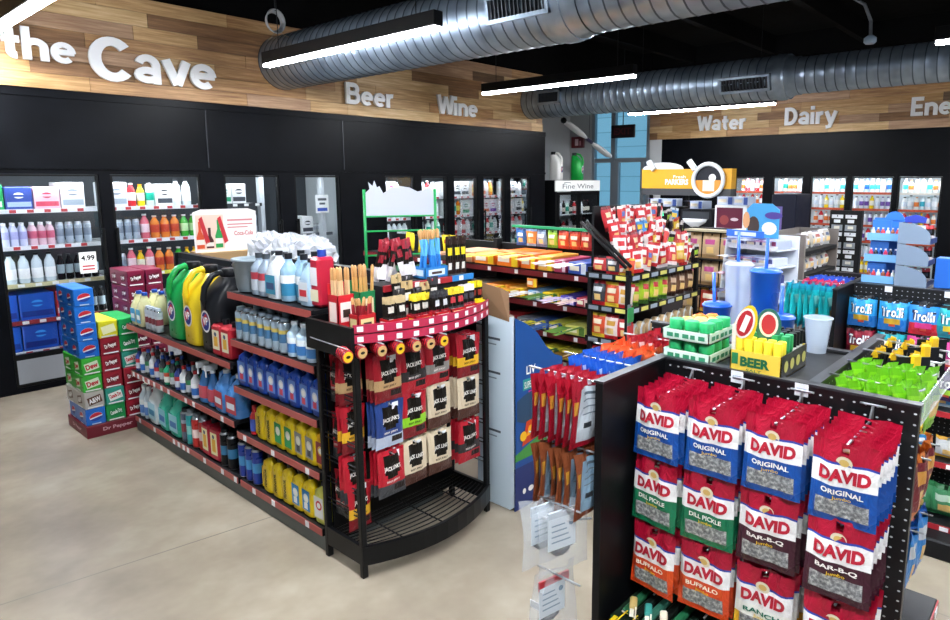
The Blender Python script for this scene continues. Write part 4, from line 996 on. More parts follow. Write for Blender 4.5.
for x in (1.705, 2.555):
    b = MB()
    for k in range(8):
        z = .30 + k*.115
        for dz in (0, .022): b.tube([(x, 2.51, z+dz), (x, 2.78, z+dz)], .004, mat('#2a2c30', .3, .4), 4)
    b.obj('side_grille', t)
b = MB(); b.prism([(x, bow(x)) for x in xs_] + [(2.57, 2.82), (1.69, 2.82)], .012, mrk, T=Matrix.Translation((0, 0, 1.19)))
b.box(1.66, 2.46, 1.10, 1.68, 2.83, 1.245, mrk); b.box(1.68, 2.81, 1.19, 2.57, 2.825, 1.25, mrk); tr = b.obj('top_tray', t)
for z in (1.165, 1.212):
    b = MB(); bowstrip(b, z, z+.04, mat('#b32a4a', .35), .006, .128)
    s = b.obj('price_strip', tr)
    for i in range(11):
        x = 1.715 + i*.082; sl = (bow(x+.02, .13)-bow(x-.02, .13))/.04
        b = MB(); M = frame((x, bow(x, .131), z+.004), (1, sl, 0), (sl, -1, 0)); b.rect(M, -.014, .004, .014, .028, mtagm, .002); b.obj('price_tag', s)
JX = [1.745, 1.895, 2.065, 2.235, 2.435]; JY = [2.585, 2.50, 2.52, 2.52, 2.50]; JZ = [1.075, .835, .585]
lay = [['tan', 'tan', 'dark', 'grey', 'yellow'], ['yellow', 'blue', 'lime', 'cream', 'cream'], ['red', 'red', 'cream', 'cream', 'dark']]
for x, y in zip(JX, JY):
    for z in JZ: b = MB(); b.tube([(x, 2.765, z-.014), (x, y-.02, z-.014)], .003, msteel, 4); b.obj('wire_hook', t)
RN = ['top', 'middle', 'bottom']; CN = ['column by the oil bottles', 'second column', 'middle column', 'fourth column', 'column by the blue box']
for r in range(3):
    for c in range(5):
        k = lay[r][c]
        for d in range(3 if c else 2):
            q = PP(('j', k, c == 0), lambda: p_jerky(k, .13 if c == 0 else .165, .235, r*7+c))
            q.put((JX[c]+J(.003), JY[c]+.012+d*.032, JZ[r]+J(.003)), f'{JV[k][2]} jerky bag, {RN[r]} row, {CN[c]}' + ('' if d == 0 else f', {ORD[d]} behind the front one' if d > 1 else ', just behind the front one'), 'jerky bag', 'jerky bags on the end rack', J(.05), J(.03))
PP(('j', 'yellow', True), None).put((1.745, 2.57, .45), 'yellow banded jerky bag hanging lowest beside the rack post', 'jerky bag', 'jerky bags on the end rack')
for i, (z, y) in enumerate(((1.06, 2.635), (.77, 2.635), (.47, 2.635))):
    PP(('j', 'red', True), None).put((1.735, y+.06, z), f'plain red jerky bag hung sideways inside the rack, {ORD[i]} from top', 'jerky bag', 'red jerky bags at the rack side', -PI/2)
# chew tins threaded under the tray lip
def p_tin(face):
    b = MB(); M = Matrix.Rotation(PI/2, 4, 'X')
    b.lathe([(.026, -.006, mj_red), (.03, -.003, mj_red), (.03, .006, mj_blk), (.03, .012, mj_red), (.026, .014, mj_red)], mj_red, 14, T=M)
    b.disc(frame((0, -.0142, 0), (1, 0, 0), (0, -1, 0)), .025, mat(face, .35), 14); b.disc(frame((0, -.0152, 0), (1, 0, 0), (0, -1, 0)), .012, mj_blk, 10, .007)
    return b.obj('chew_tin')
tx = [1.62, 1.705, 1.785, 1.865, 1.945, 2.02, 2.10]; fc = ['y', 't', 't', 'y', 't', 't', 'y']
for i, x in enumerate(tx):
    for k in range(4):
        PP(('tin', fc[i]), lambda: p_tin('#e0b522' if fc[i] == 'y' else '#c9a56a')).put((x + .006*k, bow(max(x, 1.69))-.02+.0205*k - (.02 if i == 0 else 0), 1.128 + .002*k), f'round red and black chew tin, {ORD[k]} from the front, {ORD[i]} peg under the tray lip', 'tin', 'chew tins under the tray lip')
for i, x in enumerate(tx): b = MB(); b.tube([(x, bow(max(x, 1.69))-.05, 1.1625), (x+.02, 2.76, 1.1625)], .003, msteel, 4); b.obj('tin_peg', t)
# ---- goods standing on the rack's tray
TZ = 1.203
G2 = 'meat snacks on the rack tray'
def p_openbox(w, d, h, c, lab, name='counter_box', back=0):
    b = MB(); m = mat(c, .4); th = .004
    b.box(-w/2, -d/2, 0, w/2, d/2, .004, m); b.box(-w/2, -d/2, 0, w/2, -d/2+th, h, m); b.box(-w/2, d/2-th, 0, w/2, d/2, h+back, m); b.box(-w/2, -d/2, 0, -w/2+th, d/2, h, m); b.box(w/2-th, -d/2, 0, w/2, d/2, h, m)
    F = FY((0, -d/2, 0)); b.rect(F, -w*.36, h*.25, w*.36, h*.8, mat(lab, .45)); b.rect(F, -w*.22, h*.38, w*.22, h*.6, mat('#3a2b22', .5), .002)
    S = FX((-w/2, 0, 0)); b.rect(S, -d*.36, h*.25, d*.36, h*.8, mat(lab, .45))
    return b.obj(name)
def p_pack(c1, c2, c3, w=.055, h=.15, seed=3, nm='snack_pack'):
    b = MB(); bag_geo(b, w, h, .014, [(.22, mat(c1, .3)), (.62, mj_blk), (1, mat(c2, .3))], None, [(.2, .8, .3, .5, mat(c3, .35)), (.25, .75, .7, .88, mat('#e9e4da', .4))], (), 6, seed, .08, .05, .003)
    return b.obj(nm)
def p_stick(c, c2, h=.24):
    b = MB(); b.lathe([(.004, 0, mat(c, .3)), (.0085, .01, mat(c, .3)), (.0085, h*.45, mat(c2, .35)), (.0085, h*.8, mat('#b98a55', .4)), (.0085, h-.01, mat('#b98a55', .4)), (.004, h)], mat(c, .3), 6)
    return b.obj('meat_stick')
fb_ = [(1.76, 'box beside the corner of the tray', .10, .09), (1.90, 'second box', .12, .055), (2.03, 'third box', .11, .055), (2.15, 'fourth box', .10, .055), (2.265, 'fifth box', .10, .055), (2.375, 'sixth box', .09, .055), (2.48, 'box by the end post', .09, .055)]
for i, (x, wd, w, h) in enumerate(fb_):
    y = bow(x) + .06
    o = p_openbox(w, .07, h, '#b3161f' if i < 5 else ('#e8d413' if i == 6 else '#b3161f'), ['#d9c389', '#eceae0', '#e3d04a', '#eceae0', '#d9c389', '#eceae0', '#c43a2c'][i]); o.location = (x, y, TZ); tag(o, f'red cardboard counter box on the rack tray, {wd}' if i < 6 else 'yellow cardboard counter box on the rack tray by the end post', 'box', 'counter boxes on the rack tray')
    if i == 0:
        for k in range(8): PP(('stk', 'wr'), lambda: p_stick('#e6e2df', '#8e1c26', .16)).put((x-.035+.0235*(k % 4), y-.012+.026*(k//4), TZ+.006), f'white and red meat stick, {ORD[k]} in the box at the tray corner', 'meat stick', G2, 0, J(.12), J(.2))
    else:
        v = [('#b9a37a', '#2a2522', '#d8d3c8'), ('#e3cb2a', '#7b1522', '#c9c4ba'), ('#2b2b2f', '#8e1f2c', '#cfd2d6'), ('#e0c42b', '#3a3a3e', '#b9383f'), ('#d9d4d8', '#7d2a3a', '#3a3a44'), ('#e8d413', '#e3cc1a', '#8e2a1c')][i-1]
        for k in range(4): PP(('pk', i), lambda: p_pack(*v, seed=i)).put((x-w/4+ (w/2)*(k % 2), y-.013+.022*(k//2), TZ+.158), f'small snack pack, {ORD[k]} in the {wd} on the rack tray' if i < 6 else f'yellow snack pack, {ORD[k]} in the box by the end post', 'snack pack', G2, J(.1), J(.06))
# second rank: tall stick boxes and hanging packs
for i, (x, y, c, c2, s1, s2, wd) in enumerate(((1.735, 2.635, '#c8202c', '#f0d8d0', '#a52a30', '#d8b48a', 'red and white striped'), (1.86, 2.64, '#1d7a48', '#e9d8b0', '#7c3326', '#c89a5a', 'green'))):
    o = p_openbox(.09, .08, .17, c, c2, 'stick_box', .05); o.location = (x, y, TZ); tag(o, f'{wd} tall box of meat sticks at the back of the tray', 'box', 'tall stick boxes')
    for k in range(9): PP(('stk', i), lambda: p_stick(s1, s2, .29)).put((x-.028+.028*(k % 3), y-.022+.022*(k//3), TZ+.006), f'long meat stick, {ORD[k]} in the {wd} tall box', 'meat stick', G2, 0, J(.04), J(.04))
b = MB(); b.box(1.95, 2.60, TZ, 2.56, 2.76, TZ+.18, mat('#17181b', .5)); b.box(1.95, 2.585, TZ+.155, 2.40, 2.60, TZ+.185, mat('#a5262f', .4)); b.box(2.40, 2.585, TZ+.155, 2.56, 2.60, TZ+.185, mat('#2a7ec4', .4))
for x in (2.02, 2.14, 2.28, 2.45): b.box(x, 2.583, TZ+.158, x+.03, 2.585, TZ+.182, mtagm)
o = b.obj('riser_step'); tag(o, 'black riser step with red edge carrying snacks at the back of the tray', 'riser')
for i, (x, y, z) in enumerate(((1.97, 2.50, TZ+.30), (2.03, 2.515, TZ+.33), (2.09, 2.52, TZ+.29), (2.0, 2.56, TZ+.36), (2.07, 2.56, TZ+.35), (2.15, 2.525, TZ+.31), (2.21, 2.53, TZ+.33))):
    PP(('pkb', i % 2), lambda: p_pack('#b59a6b' if i % 2 else '#2c2a2e', '#6e1824' if i % 2 else '#b3b0b0', '#d9d4cc', .068, .19, 30+i, 'snack_pack')).put((x, y, z-.12), f'dark snack pack in the second rank on the tray, {ORD[i]} from the green box', 'snack pack', G2, J(.15), J(.1))
for i in range(9):
    PP('spike', lambda: p_pack('#8e1c2c', '#d9d4d8', '#8e1c2c', .05, .2, 41, 'snack_pouch')).put((2.01+.022*i, 2.655+.03*(i % 3), TZ+.39+J(.015)), f'maroon and white snack pouch on the riser, {ORD[i]} of the cluster', 'snack pouch', G2, J(.5), J(.2), J(.3))
o = p_openbox(.16, .1, .06, '#2a7ec4', '#cfe3f2', 'counter_box'); o.location = (2.32, 2.67, TZ+.181); tag(o, 'blue open box of long sticks on the riser', 'box')
for i in range(12): PP('blstk', lambda: p_stick('#2f7fd0', '#5fb0e6', .25)).put((2.26+.022*(i % 6), 2.65+.035*(i//6), TZ+.19), f'long blue wrapped stick, {ORD[i]} in the blue open box', 'meat stick', 'blue sticks on the riser', 0, J(.1), J(.18))
for i, x in enumerate((2.445, 2.50, 2.545)):
    PP('brown', lambda: p_pack('#2a1a16', '#2a1a16', '#e6cf25', .052, .21, 55, 'tall_pouch')).put((x, 2.655, TZ+.181+.212), f'tall brown pouch with yellow print on the riser, {ORD[i]} from the blue sticks', 'pouch', G2, J(.1))
for i, x in enumerate((2.27, 2.34, 2.41)):
    PP('redjar', lambda: p_round('#1c1516', '#b3202a', '#b3202a', .028, .115, 'sauce_jar', '#b3202a')).put((x, 2.555, TZ+.001), f'small dark jar with red lid in front of the riser, {ORD[i]} from the post side', 'jar', G2)
# green wire rack with blank white header behind
t = thing('header_rack', 'green wire snack rack with blank white cut-out header board', 'rack', (2.44, 3.06, 1.268), R(-28))
mg = mat('#1f9a52', .4)
b = MB()
for x in (-.205, .205): b.tube([(x, 0, 0), (x, 0, .58)], .009, mg, 6); b.tube([(x, -.0, .02), (x, -.16, .02)], .007, mg, 6)
for z in (.06, .2, .34, .425): b.tube([(-.205, 0, z), (.205, 0, z)], .006, mg, 6)
b.tube([(-.205, -.16, .02), (.205, -.16, .02)], .007, mg, 6); b.obj('wire_frame', t)
b = MB(); pts = [(-.29, 0), (.29, 0), (.29, .17), (.25, .21), (.2, .18), (.15, .17), (.08, .2), (0, .21), (-.08, .2), (-.12, .17), (-.14, .16), (-.17, .21), (-.19, .2), (-.21, .25), (-.225, .21), (-.26, .24), (-.25, .19), (-.29, .16)]
b.prism([(x*.69, z*.80) for x, z in pts], .006, mat('#b4b8c4', .5), T=FY((0, .004, .43))); b.obj('header_board', t)
for i in range(6):
    PP('gpk', lambda: p_pack('#2f6b48', '#8e7b4a', '#d9c9a0', .09, .13, 61, 'snack_bag')).put((2.29+.058*i, 3.075-.03*i-.03*(i % 2), 1.276+.135), f'small green and tan snack bag in the green rack, {ORD[i]} along', 'snack bag', 'bags in the green wire rack', R(-28), R(-10))
# ---- dump bin with a football advert beside the rack
t = thing('dump_bin', 'white and blue cardboard dump bin with football advert beside the jerky rack', 'display bin', (0, 0, 0))
mw_ = mat('#c9dbe8', .5); mb_ = mat('#17498c', .4); mk = mat('#8a6b4f', .7)
b = MB(); b.prism([(2.362, .03), (2.40, 0), (2.62, .0), (2.66, .03), (2.66, 1.147), (2.362, 1.147)], .006, mw_, T=Matrix(((0, 0, 1, 2.652), (1, 0, 0, 0), (0, 1, 0, 0), (0, 0, 0, 1)))); 
F = FX((2.652, 0, 0))
for z in (.45, .8, 1.0): b.rect(F, -2.60, z, -2.47, z+.014, mat('#3c4a58')); b.rect(F, -2.60, z-.03, -2.5, z-.022, mat('#7a8a98'))
b.obj('side_panel', t)
b = MB(); b.box(2.658, 2.655, 0, 3.09, 2.66, .86, mw_); b.box(3.084, 2.372, 0, 3.09, 2.655, .84, mw_); b.box(2.658, 2.373, .70, 3.084, 2.655, .71, mw_); b.obj('inner_panel', t)
b = MB(); Ff = FY((2.652, 2.362, 0)); fp = [(0, 0), (.438, 0), (.438, .84), (.36, .87), (.28, .935), (.2, 1.03), (.1, 1.1), (0, 1.147)]
b.prism(fp, .005, mb_, T=FY((2.652, 2.367, 0)))
b.rect(Ff, 0, 0, .438, .26, mat('#1c2c66', .4)); b.add([(x, z, .0015) for x, z in ((0, .3), (.438, .3), (.438, .42), (.2, .40), (0, .34))], [(0, 1, 2, 3, 4)], mat('#3f8a3c', .5), False, Ff)
b.add([(.0+.22+.25*math.cos(a), .60+.10*math.sin(a), .002) for a in [2*PI*i/20 for i in range(20)] if .22+.25*math.cos(a) > -.0 and .22+.25*math.cos(a) < .438], [tuple(range(len([1 for i in range(20) if 0 < .22+.25*math.cos(2*PI*i/20) < .438])))], mat('#27415c', .35), False, Ff)
b.add([(x, z, .003) for x, z in ((.06, .38), (.3, .42), (.3, .54), (.1, .52))], [(0, 1, 2, 3)], mat('#c23c1c', .4), False, Ff); b.add([(x, z, .004) for x, z in ((.1, .43), (.26, .455), (.26, .5), (.12, .49))], [(0, 1, 2, 3)], mat('#f0a020', .4), False, Ff)
b.disc(Ff @ Matrix.Translation((.07, .44, .0)), .03, mat('#e6b01c', .4), 10, lift=.005)
b.text('LIV', Ff @ Matrix.Translation((.1, .80, .0)), .08, .05, mj_w, .02, lift=.002); b.rect(Ff, .07, .71, .25, .775, mat('#2f8f8a', .4)); b.text('SUPER BOWL', Ff @ Matrix.Translation((.08, .72, .002)), .16, .04, mj_w, .01, lift=.002); b.rect(Ff, .12, .665, .24, .7, mat('#c23a8a', .4))
for x, w in ((.08, .03), (.14, .05), (.21, .05), (.29, .06)): b.disc(Ff @ Matrix.Translation((x, .10, 0)), w/2, mj_w, 10, .018, lift=.003)
b.obj('front_panel', t)
b = MB(); b.add([(2.65, 2.62, 1.147), (2.65, 2.40, 1.12), (2.645, 2.40, 1.29), (2.62, 2.44, 1.31), (2.60, 2.62, 1.34), (2.654, 2.62, 1.147), (2.654, 2.40, 1.12), (2.649, 2.40, 1.29), (2.624, 2.44, 1.31), (2.604, 2.62, 1.34)], [(0, 1, 2, 3, 4), (9, 8, 7, 6, 5), (0, 5, 6, 1), (1, 6, 7, 2), (2, 7, 8, 3), (3, 8, 9, 4), (4, 9, 5, 0)], mk); b.obj('cardboard_flap', t)
k = p_pack('#c42a24', '#e0c878', '#e9e3d3', .1, .14, 77, 'chip_bag'); k.location = (2.80, 2.42, .97); k.rotation_euler = (.2, .3, .4); tag(k, 'red and yellow snack bag poking out of the football dump bin', 'snack bag')
# ================================================================ candy and chips shelving, coffee bar, wine cooler, racks behind
G3X = 3.80
t = thing('gondola_shelving', 'black shelving of candy boxes with dark red price strips behind the dump bin', 'shelving', (0, 0, 0))
mlip2 = mat('#6f1a22', .4); myt = mat('#d6cf6a', .5)
b = MB(); b.box(3.85, 2.66, 0, 4.65, 5.4, .085, mat('#1a1b1e', .5)); b.obj('base_plinth', t)
b = MB(); b.box(4.22, 2.66, .085, 4.27, 5.4, 1.36, msh); b.obj('back_panel', t)
for y in (2.67, 3.9, 5.36):
    b = MB(); b.box(4.15, y, .08, 4.22, y+.04, 1.56 if y < 3 else 1.4, msh); b.obj('upright', t)
for n, z in enumerate((1.225, .99, .77, .565, .35, .13)):
    b = MB(); b.box(G3X+.012, 2.66, z-.03, 4.22, 5.36, z-.008, msh); b.box(G3X, 2.66, z-.05, G3X+.012, 5.36, z-.004, msh); s = b.obj('shelf', t)
    b = MB(); b.box(G3X-.004, 2.67, z-.048, G3X, 5.35, z-.008, mlip2)
    for k in range(9): y = 2.78+.29*k + (n % 2)*.1; b.box(G3X-.006, y-.017, z-.044, G3X-.004, y+.017, z-.012, mtagm)
    b.obj('price_strip', s)
b = MB(); b.box(4.18, 2.9, 1.505, 4.215, 3.75, 1.525, mat('#1f9a62', .4)); b.obj('header_strip', t)
# candy boxes on the shelves: (y far edge, y near edge, height, colour, accent, words)
def p_candy(w, h, c, c2, d=.34, nm='candy_box'):
    b = MB(); m = mat(c, .55); m2 = mat(c2, .55)
    b.box(0, -w/2, 0, d, w/2, h, m, .004)
    F = FX((-.0005, 0, 0)); b.rect(F, w*.2, .006, w*.47, h-.006, m2); b.rect(F, -w*.42, h*.3, w*.1, h*.7, mat('#f3e8d2', .45) if c != '#f0d9c0' else mat('#c9452a', .4))
    Tm = frame((.0, 0, h+.0005), (0, -1, 0), (0, 0, 1)); b.rect(Tm, -w*.40, -d*.85, w*.15, -d*.2, mat(c2, .4) if c2 != '#f2d21c' else mat('#f0a63a', .4)); b.rect(Tm, w*.25, -d, w*.45, 0, m2)
    return b.obj(nm)
CG2 = 'candy boxes on the red lipped shelves'
def candy_row(z, items, shelf):
    for i, (y1, y0, h, c, c2, wd) in enumerate(items):
        k = p_candy(y1-y0-.012, h*1.45, c, c2); k.location = (G3X+.006, (y0+y1)/2, z); k.rotation_euler = (0, 0, J(.03)); tag(k, f'{wd}, {shelf} shelf behind the dump bin', 'candy box', CG2)
candy_row(1.225, [(4.12, 3.86, .06, '#d8a07a', '#b98562', 'faded tan candy box at the hidden end'), (3.84, 3.60, .06, '#ee8a1e', '#f2d21c', 'small orange candy box'), (3.59, 3.34, .08, '#f07a16', '#f2d21c', 'big orange candy box'), (3.33, 3.17, .08, '#ee7420', '#f2d21c', 'narrow orange candy box'),
 (3.16, 3.01, .075, '#f2b44a', '#f2d21c', 'orange and yellow candy box'), (3.0, 2.88, .065, '#c23a62', '#e9c9d4', 'pink candy box'), (2.87, 2.69, .06, '#2f52b4', '#dfe6f2', 'blue candy box')], 'top')
candy_row(.99, [(4.0, 3.72, .05, '#9a8f88', '#7b706a', 'grey candy box'), (3.70, 3.46, .055, '#e0821e', '#f2d21c', 'orange candy box'), (3.45, 3.27, .055, '#c98a2c', '#f2d21c', 'caramel coloured candy box'), (3.26, 3.12, .05, '#6f9cc4', '#e9edf0', 'pale blue candy box'), (3.11, 2.95, .05, '#e6c81e', '#3f7a2a', 'yellow candy box'), (2.94, 2.80, .045, '#4a3fa0', '#d9c9ea', 'purple candy box'), (2.79, 2.68, .045, '#b2324a', '#e9c9c4', 'dark pink candy box')], 'second')
candy_row(.77, [(3.55, 3.38, .05, '#b0272e', '#e9d9c9', 'red candy box'), (3.37, 3.2, .045, '#77808a', '#59616a', 'dark grey candy box'), (3.19, 3.06, .05, '#3a59a0', '#d9d22a', 'blue and yellow candy box'), (3.05, 2.9, .05, '#d2cf4a', '#2f5a9a', 'yellow green candy box'), (2.89, 2.70, .05, '#cfd06a', '#5f8a3a', 'pale green candy box')], 'third')
candy_row(.565, [(3.3, 3.12, .05, '#c9b83a', '#5a4a1a', 'mustard candy box'), (3.11, 2.93, .055, '#d8ce3a', '#3a6a3a', 'yellow candy box with green mark'), (2.92, 2.72, .055, '#cfc24a', '#7a5a1a', 'dull yellow candy box')], 'fourth')
candy_row(.35, [(3.1, 2.9, .05, '#a02a30', '#e9d9c9', 'deep red candy box'), (2.89, 2.7, .05, '#c9b83a', '#5a4a1a', 'mustard candy box')], 'fifth')
k = p_candy(.10, .07, '#e88a2a', '#f2d21c', .01, 'shelf_card'); k.location = (G3X-.02, 3.19, 1.09); tag(k, 'small orange card clipped to the top candy shelf edge', 'card')
# chip bags
def p_chip(c, c2, c3, w=.15, h=.2, seed=5, nm='chip_bag', t_=.05, text=None):
    b = MB(); bag_geo(b, w, h, t_, [(.12, mat(c2, .3)), (.85, mat(c, .3)), (1, mat(c2, .3))], None, [(.2, .8, .25, .45, mat(c3, .35)), (.3, .75, .55, .8, mat('#e8c27a', .45))], [(text, .22, .78, .44, .26, mat('#f4f0ea', .4), .03)] if text else (), 7, seed, .07, .06, .006)
    return b.obj(nm)
for i, (c, c2, c3) in enumerate((('#2f6fb8', '#1f4f96', '#e9edf2'), ('#e08a3a', '#7fa6cc', '#f2e3cf'), ('#8fa2bc', '#5a6f8f', '#eef0f2'), ('#9fc43a', '#5f9a2a', '#eef2d8'), ('#d8502a', '#b8321f', '#f6e2c8'), ('#d8502a', '#b8321f', '#f6e2c8'), ('#c83a2a', '#a82a1f', '#f2d8c4'))):
    k = p_chip(c, c2, c3, .105, .14, 5+i, t_=.035); k.location = (4.155, 3.62-.112*i, 1.50); k.rotation_euler = (0, 0, -PI/2)
    tag(k, f"{['blue', 'orange and pale blue', 'grey blue', 'lime green', 'orange red', 'orange red', 'red'][i]} chip bag over the candy boxes, {ORD[i]} along", 'chip bag', 'chip bags above the candy boxes')
for i in range(5):
    PP('ychip', lambda: p_chip('#e6d22a', '#cbb51c', '#a8442a', .15, .17, 17)).put((4.02+.05*(i % 2), 4.9-.16*i, 1.40+J(.01)), f'yellow chip bag standing on the candy shelving top, {ORD[i]} from the far end', 'chip bag', 'yellow chip bags on the shelving', -PI/2+J(.3), J(.2))
# ---- end rack facing the near aisle
t = thing('candy_end_rack', 'black end rack stuffed with candy bags, cookie tubes and chips', 'rack', (0, 0, 0))
X0, X1, YF, YB_ = 3.74, 4.78, 2.30, 2.65
for x, y in ((X0+.02, YF+.02), (X1-.02, YF+.02), (X0+.02, YB_-.02), (X1-.02, YB_-.02)):
    b = MB(); b.box(x-.015, y-.015, 0, x+.015, y+.015, 1.30, msh); b.obj('post', t)
b = MB(); b.box(X0+.04, YB_-.03, .1, X1-.04, YB_-.01, 1.72, msh); b.obj('back_panel', t)
for i, dx in enumerate((0, .12)):
    b = MB(); b.tube([(3.66-dx*.5, 2.60, 1.62), (3.66-dx*.5, 2.24, 1.34)], .012, msh, 6); b.obj('sloping_arm', t)
ZS = (1.255, 1.03, .80, .56, .30, .12)
for n, z in enumerate(ZS):
    b = MB(); b.box(X0, YF, z-.02, X1, YB_-.03, z-.004, msh); s = b.obj('shelf', t)
    b = MB(); b.box(X0, YF-.012, z-.03, X1, YF, z+.012, msh); b.box(X0-.012, YF, z-.03, X0, YB_, z+.012, msh)
    for k in range(8): b.box(X0+.02+.125*k, YF-.014, z-.022, X0+.11+.125*k, YF-.012, z+.006, myt if k % 2 else mat('#9aa6b4', .5))
    for k in range(3): b.box(X0-.014, YF+.02+.11*k, z-.022, X0-.012, YF+.1+.11*k, z+.006, myt if k == 0 else mat('#7f8894', .5))
    b.obj('price_strip', s)
GE = 'bags on the candy end rack'
cv = [('#c8242c', '#f0e0e0', '#f6efe9', 'red'), ('#e9e3e0', '#c8242c', '#c8242c', 'white and red'), ('#b81f2c', '#7a1420', '#e9c9a0', 'dark red'), ('#d8504a', '#f4e9e4', '#5a7ac0', 'coral red'), ('#3f86c8', '#e0e8f0', '#f0c83a', 'blue'), ('#2a2226', '#c0b8b8', '#9fc43a', 'black'), ('#d9b23a', '#c8442a', '#f2e6c8', 'gold')]
seqs = [[0, 1, 0, 3, 1, 0, 3, 0, 6, 1, 0, 5], [1, 0, 2, 0, 1, 6, 0, 3, 5, 2, 1, 5], [0, 1, 0, 2, 4, 4, 0, 1, 3, 5, 6, 5], [2, 0, 3, 1, 0, 0, 1, 3, 5, 1, 5, 4]]
for r in range(4):
    for c in range(12):
        v = cv[seqs[r][c]]
        PP(('cb', seqs[r][c]), lambda: p_chip(v[0], v[1], v[2], .10, .17, 70+seqs[r][c], 'candy_bag', .03)).put((X0+.03+.088*c+J(.012)+.01, YF+.04+.062*r+J(.012), 1.452+.09*r+J(.015)-.012*max(0, c-7)), f'{v[3]} peg candy bag, {ORD[c]} in the {ORD[r]} tier of the end rack', 'candy bag', 'peg candy bags atop the end rack', J(.5), J(.2), J(.25))
for c in range(7):
    lime = c < 4
    PP(('l', lime), lambda: p_chip('#a8c42a' if lime else '#6f4a34', '#3f6a2a' if lime else '#3a2620', '#c8303a' if lime else '#d8b89a', .13, .185, 81, 'snack_bag')).put((X0+.16+.135*c, YF+.07, ZS[1]+.187), f"{'lime green and red' if lime else 'brown'} snack bag under the peg candy, {ORD[c]} from the corner", 'snack bag', GE, J(.12), -.15, R(8))
def p_cookie():
    b = MB(); M = Matrix.Rotation(PI/2, 4, 'X') @ Matrix.Rotation(0, 4, 'Z')
    b.lathe([(.05, -.01, mat('#c9cdd0', .3)), (.058, 0, mat('#b79a72', .5)), (.058, .035, mat('#c9cdd0', .3)), (.05, .042, mat('#c9cdd0', .3))], msteel, 16, T=M); b.disc(frame((0, -.0425, 0), (1, 0, 0), (0, -1, 0)), .04, mat('#c9a97a', .5), 14)
    return b.obj('cookie_tub')
for c in range(9): PP('ck', p_cookie).put((X0+.12+.105*c, YF+.06, ZS[2]+.058), f'round clear cookie tub, {ORD[c]} along the middle shelf of the candy end rack', 'cookie tub', 'cookie tubs on the end rack', R(15))
for c in range(6):
    v = [('#e9e3e0', '#c8242c', '#d8892a', 'white and red'), ('#e06a2a', '#c8242c', '#f0d04a', 'orange'), ('#2f7fd0', '#1f5fb0', '#e9edf2', 'round blue'), ('#2a4a2a', '#1a2a1a', '#e9e06a', 'dark green'), ('#c9c83a', '#6a8a2a', '#f0f0d0', 'yellow green'), ('#7a3a4a', '#c8b8b8', '#e9d9c9', 'plum')][c]
    k = p_chip(v[0], v[1], v[2], .15, .19, 90+c, 'snack_bag', .06); k.location = (X0+.12+.165*c, YF+.07, ZS[3]+.195); k.rotation_euler = (-.12, 0, .15); tag(k, f'{v[3]} snack bag on the shelf below the cookie tubs', 'snack bag', GE)
for c in range(6):
    v = cv[(c*2) % 7]; k = p_chip(v[0], v[1], v[2], .15, .19, 100+c, 'snack_bag', .06); k.location = (X0+.12+.165*c, YF+.07, ZS[4]+.195); k.rotation_euler = (-.12, 0, .1); tag(k, f'{v[3]} snack bag, two shelves below cookie tubs, {ORD[c]} from the corner', 'snack bag', GE)
# goods turned to the long aisle at the end of the candy shelving
for r, z in enumerate(ZS[:4]):
    for c in range(3):
        v = [('#c8242c', '#1d1b1e', '#f0e9e2', 'red and black'), ('#3a3f48', '#b81f2c', '#cfd4da', 'slate and red'), ('#d8502a', '#e9c83a', '#f2e3c9', 'orange and yellow'), ('#e9d9d2', '#c8242c', '#d8a03a', 'white and red')][(r+c) % 4]
        k = p_chip(v[0], v[1], v[2], .12, .17 if r else .12, 110+4*r+c, 'candy_bag', .05); k.location = (X0+.05, YB_-.08-.11*c, z+(.175 if r else .125)); k.rotation_euler = (0, -.15, -PI/2); k.rotation_euler = (-.12, 0, -PI/2)
        tag(k, f'{v[3]} candy bag, end rack side, {["top", "second", "third", "fourth"][r]} shelf, {ORD[c]} from candy boxes', 'candy bag', 'bags at the side of the end rack')
t = thing('clip_strip', 'grey clip strip with red packets hanging at the corner of the candy rack', 'clip strip', (X0-.03, YF-.02, .42))
b = MB(); b.box(-.02, -.008, 0, .02, 0, .66, mat('#6a7078', .4)); b.obj('strip', t)
b = MB(); b.box(-.004, -.004, .66, .004, .02, .84, msh); b.obj('hook', t)
for i in range(3):
    b = MB(); b.box(-.035, -.02, .30+.12*i, .035, -.009, .40+.12*i, mat(['#b8242c', '#c43a3a', '#2f8a4a'][i], .35), .004); b.obj('packet', t)
# ---- rack of tan snack bags beyond, with candy on its lower rows
t = thing('chip_rack', 'black wire rack of tan snack bags behind the candy end rack', 'rack', (0, 0, 0))
b = MB(); b.box(5.27, 1.98, 0, 5.33, 2.62, 1.5, msh); b.obj('back_panel', t)
b = MB()
for z in (1.47, 1.24, 1.01, .78): b.box(5.12, 1.98, z-.235, 5.27, 2.62, z-.225, msh)
b.box(5.12, 1.98, 1.475, 5.27, 2.62, 1.49, mat('#b7a98a', .5)); b.obj('wire_shelf', t)
for r, z in enumerate((1.46, 1.23, 1.0, .77)):
    for c in range(4):
        v = ('#c9a982', '#a8865c', '#c2458a') if r < 2 else (('#d8452a', '#e9b23a', '#f4e6c8') if (r+c) % 2 else ('#c9a982', '#a8865c', '#b83a4a'))
        PP(('tan', v[0], r < 2), lambda: p_chip(*v, .15, .21, 120+r, 'chip_bag', .055)).put((5.19, 2.56-.16*c, z), f"{'tan snack bag with pink print' if r < 2 else ('red and yellow snack bag' if v[0] == '#d8452a' else 'tan snack bag with red print')}, {['top', 'second', 'third', 'lowest'][r]} row, {ORD[c]} from the candy rack", 'chip bag', 'bags on the tan snack rack', -PI/2, -.08)
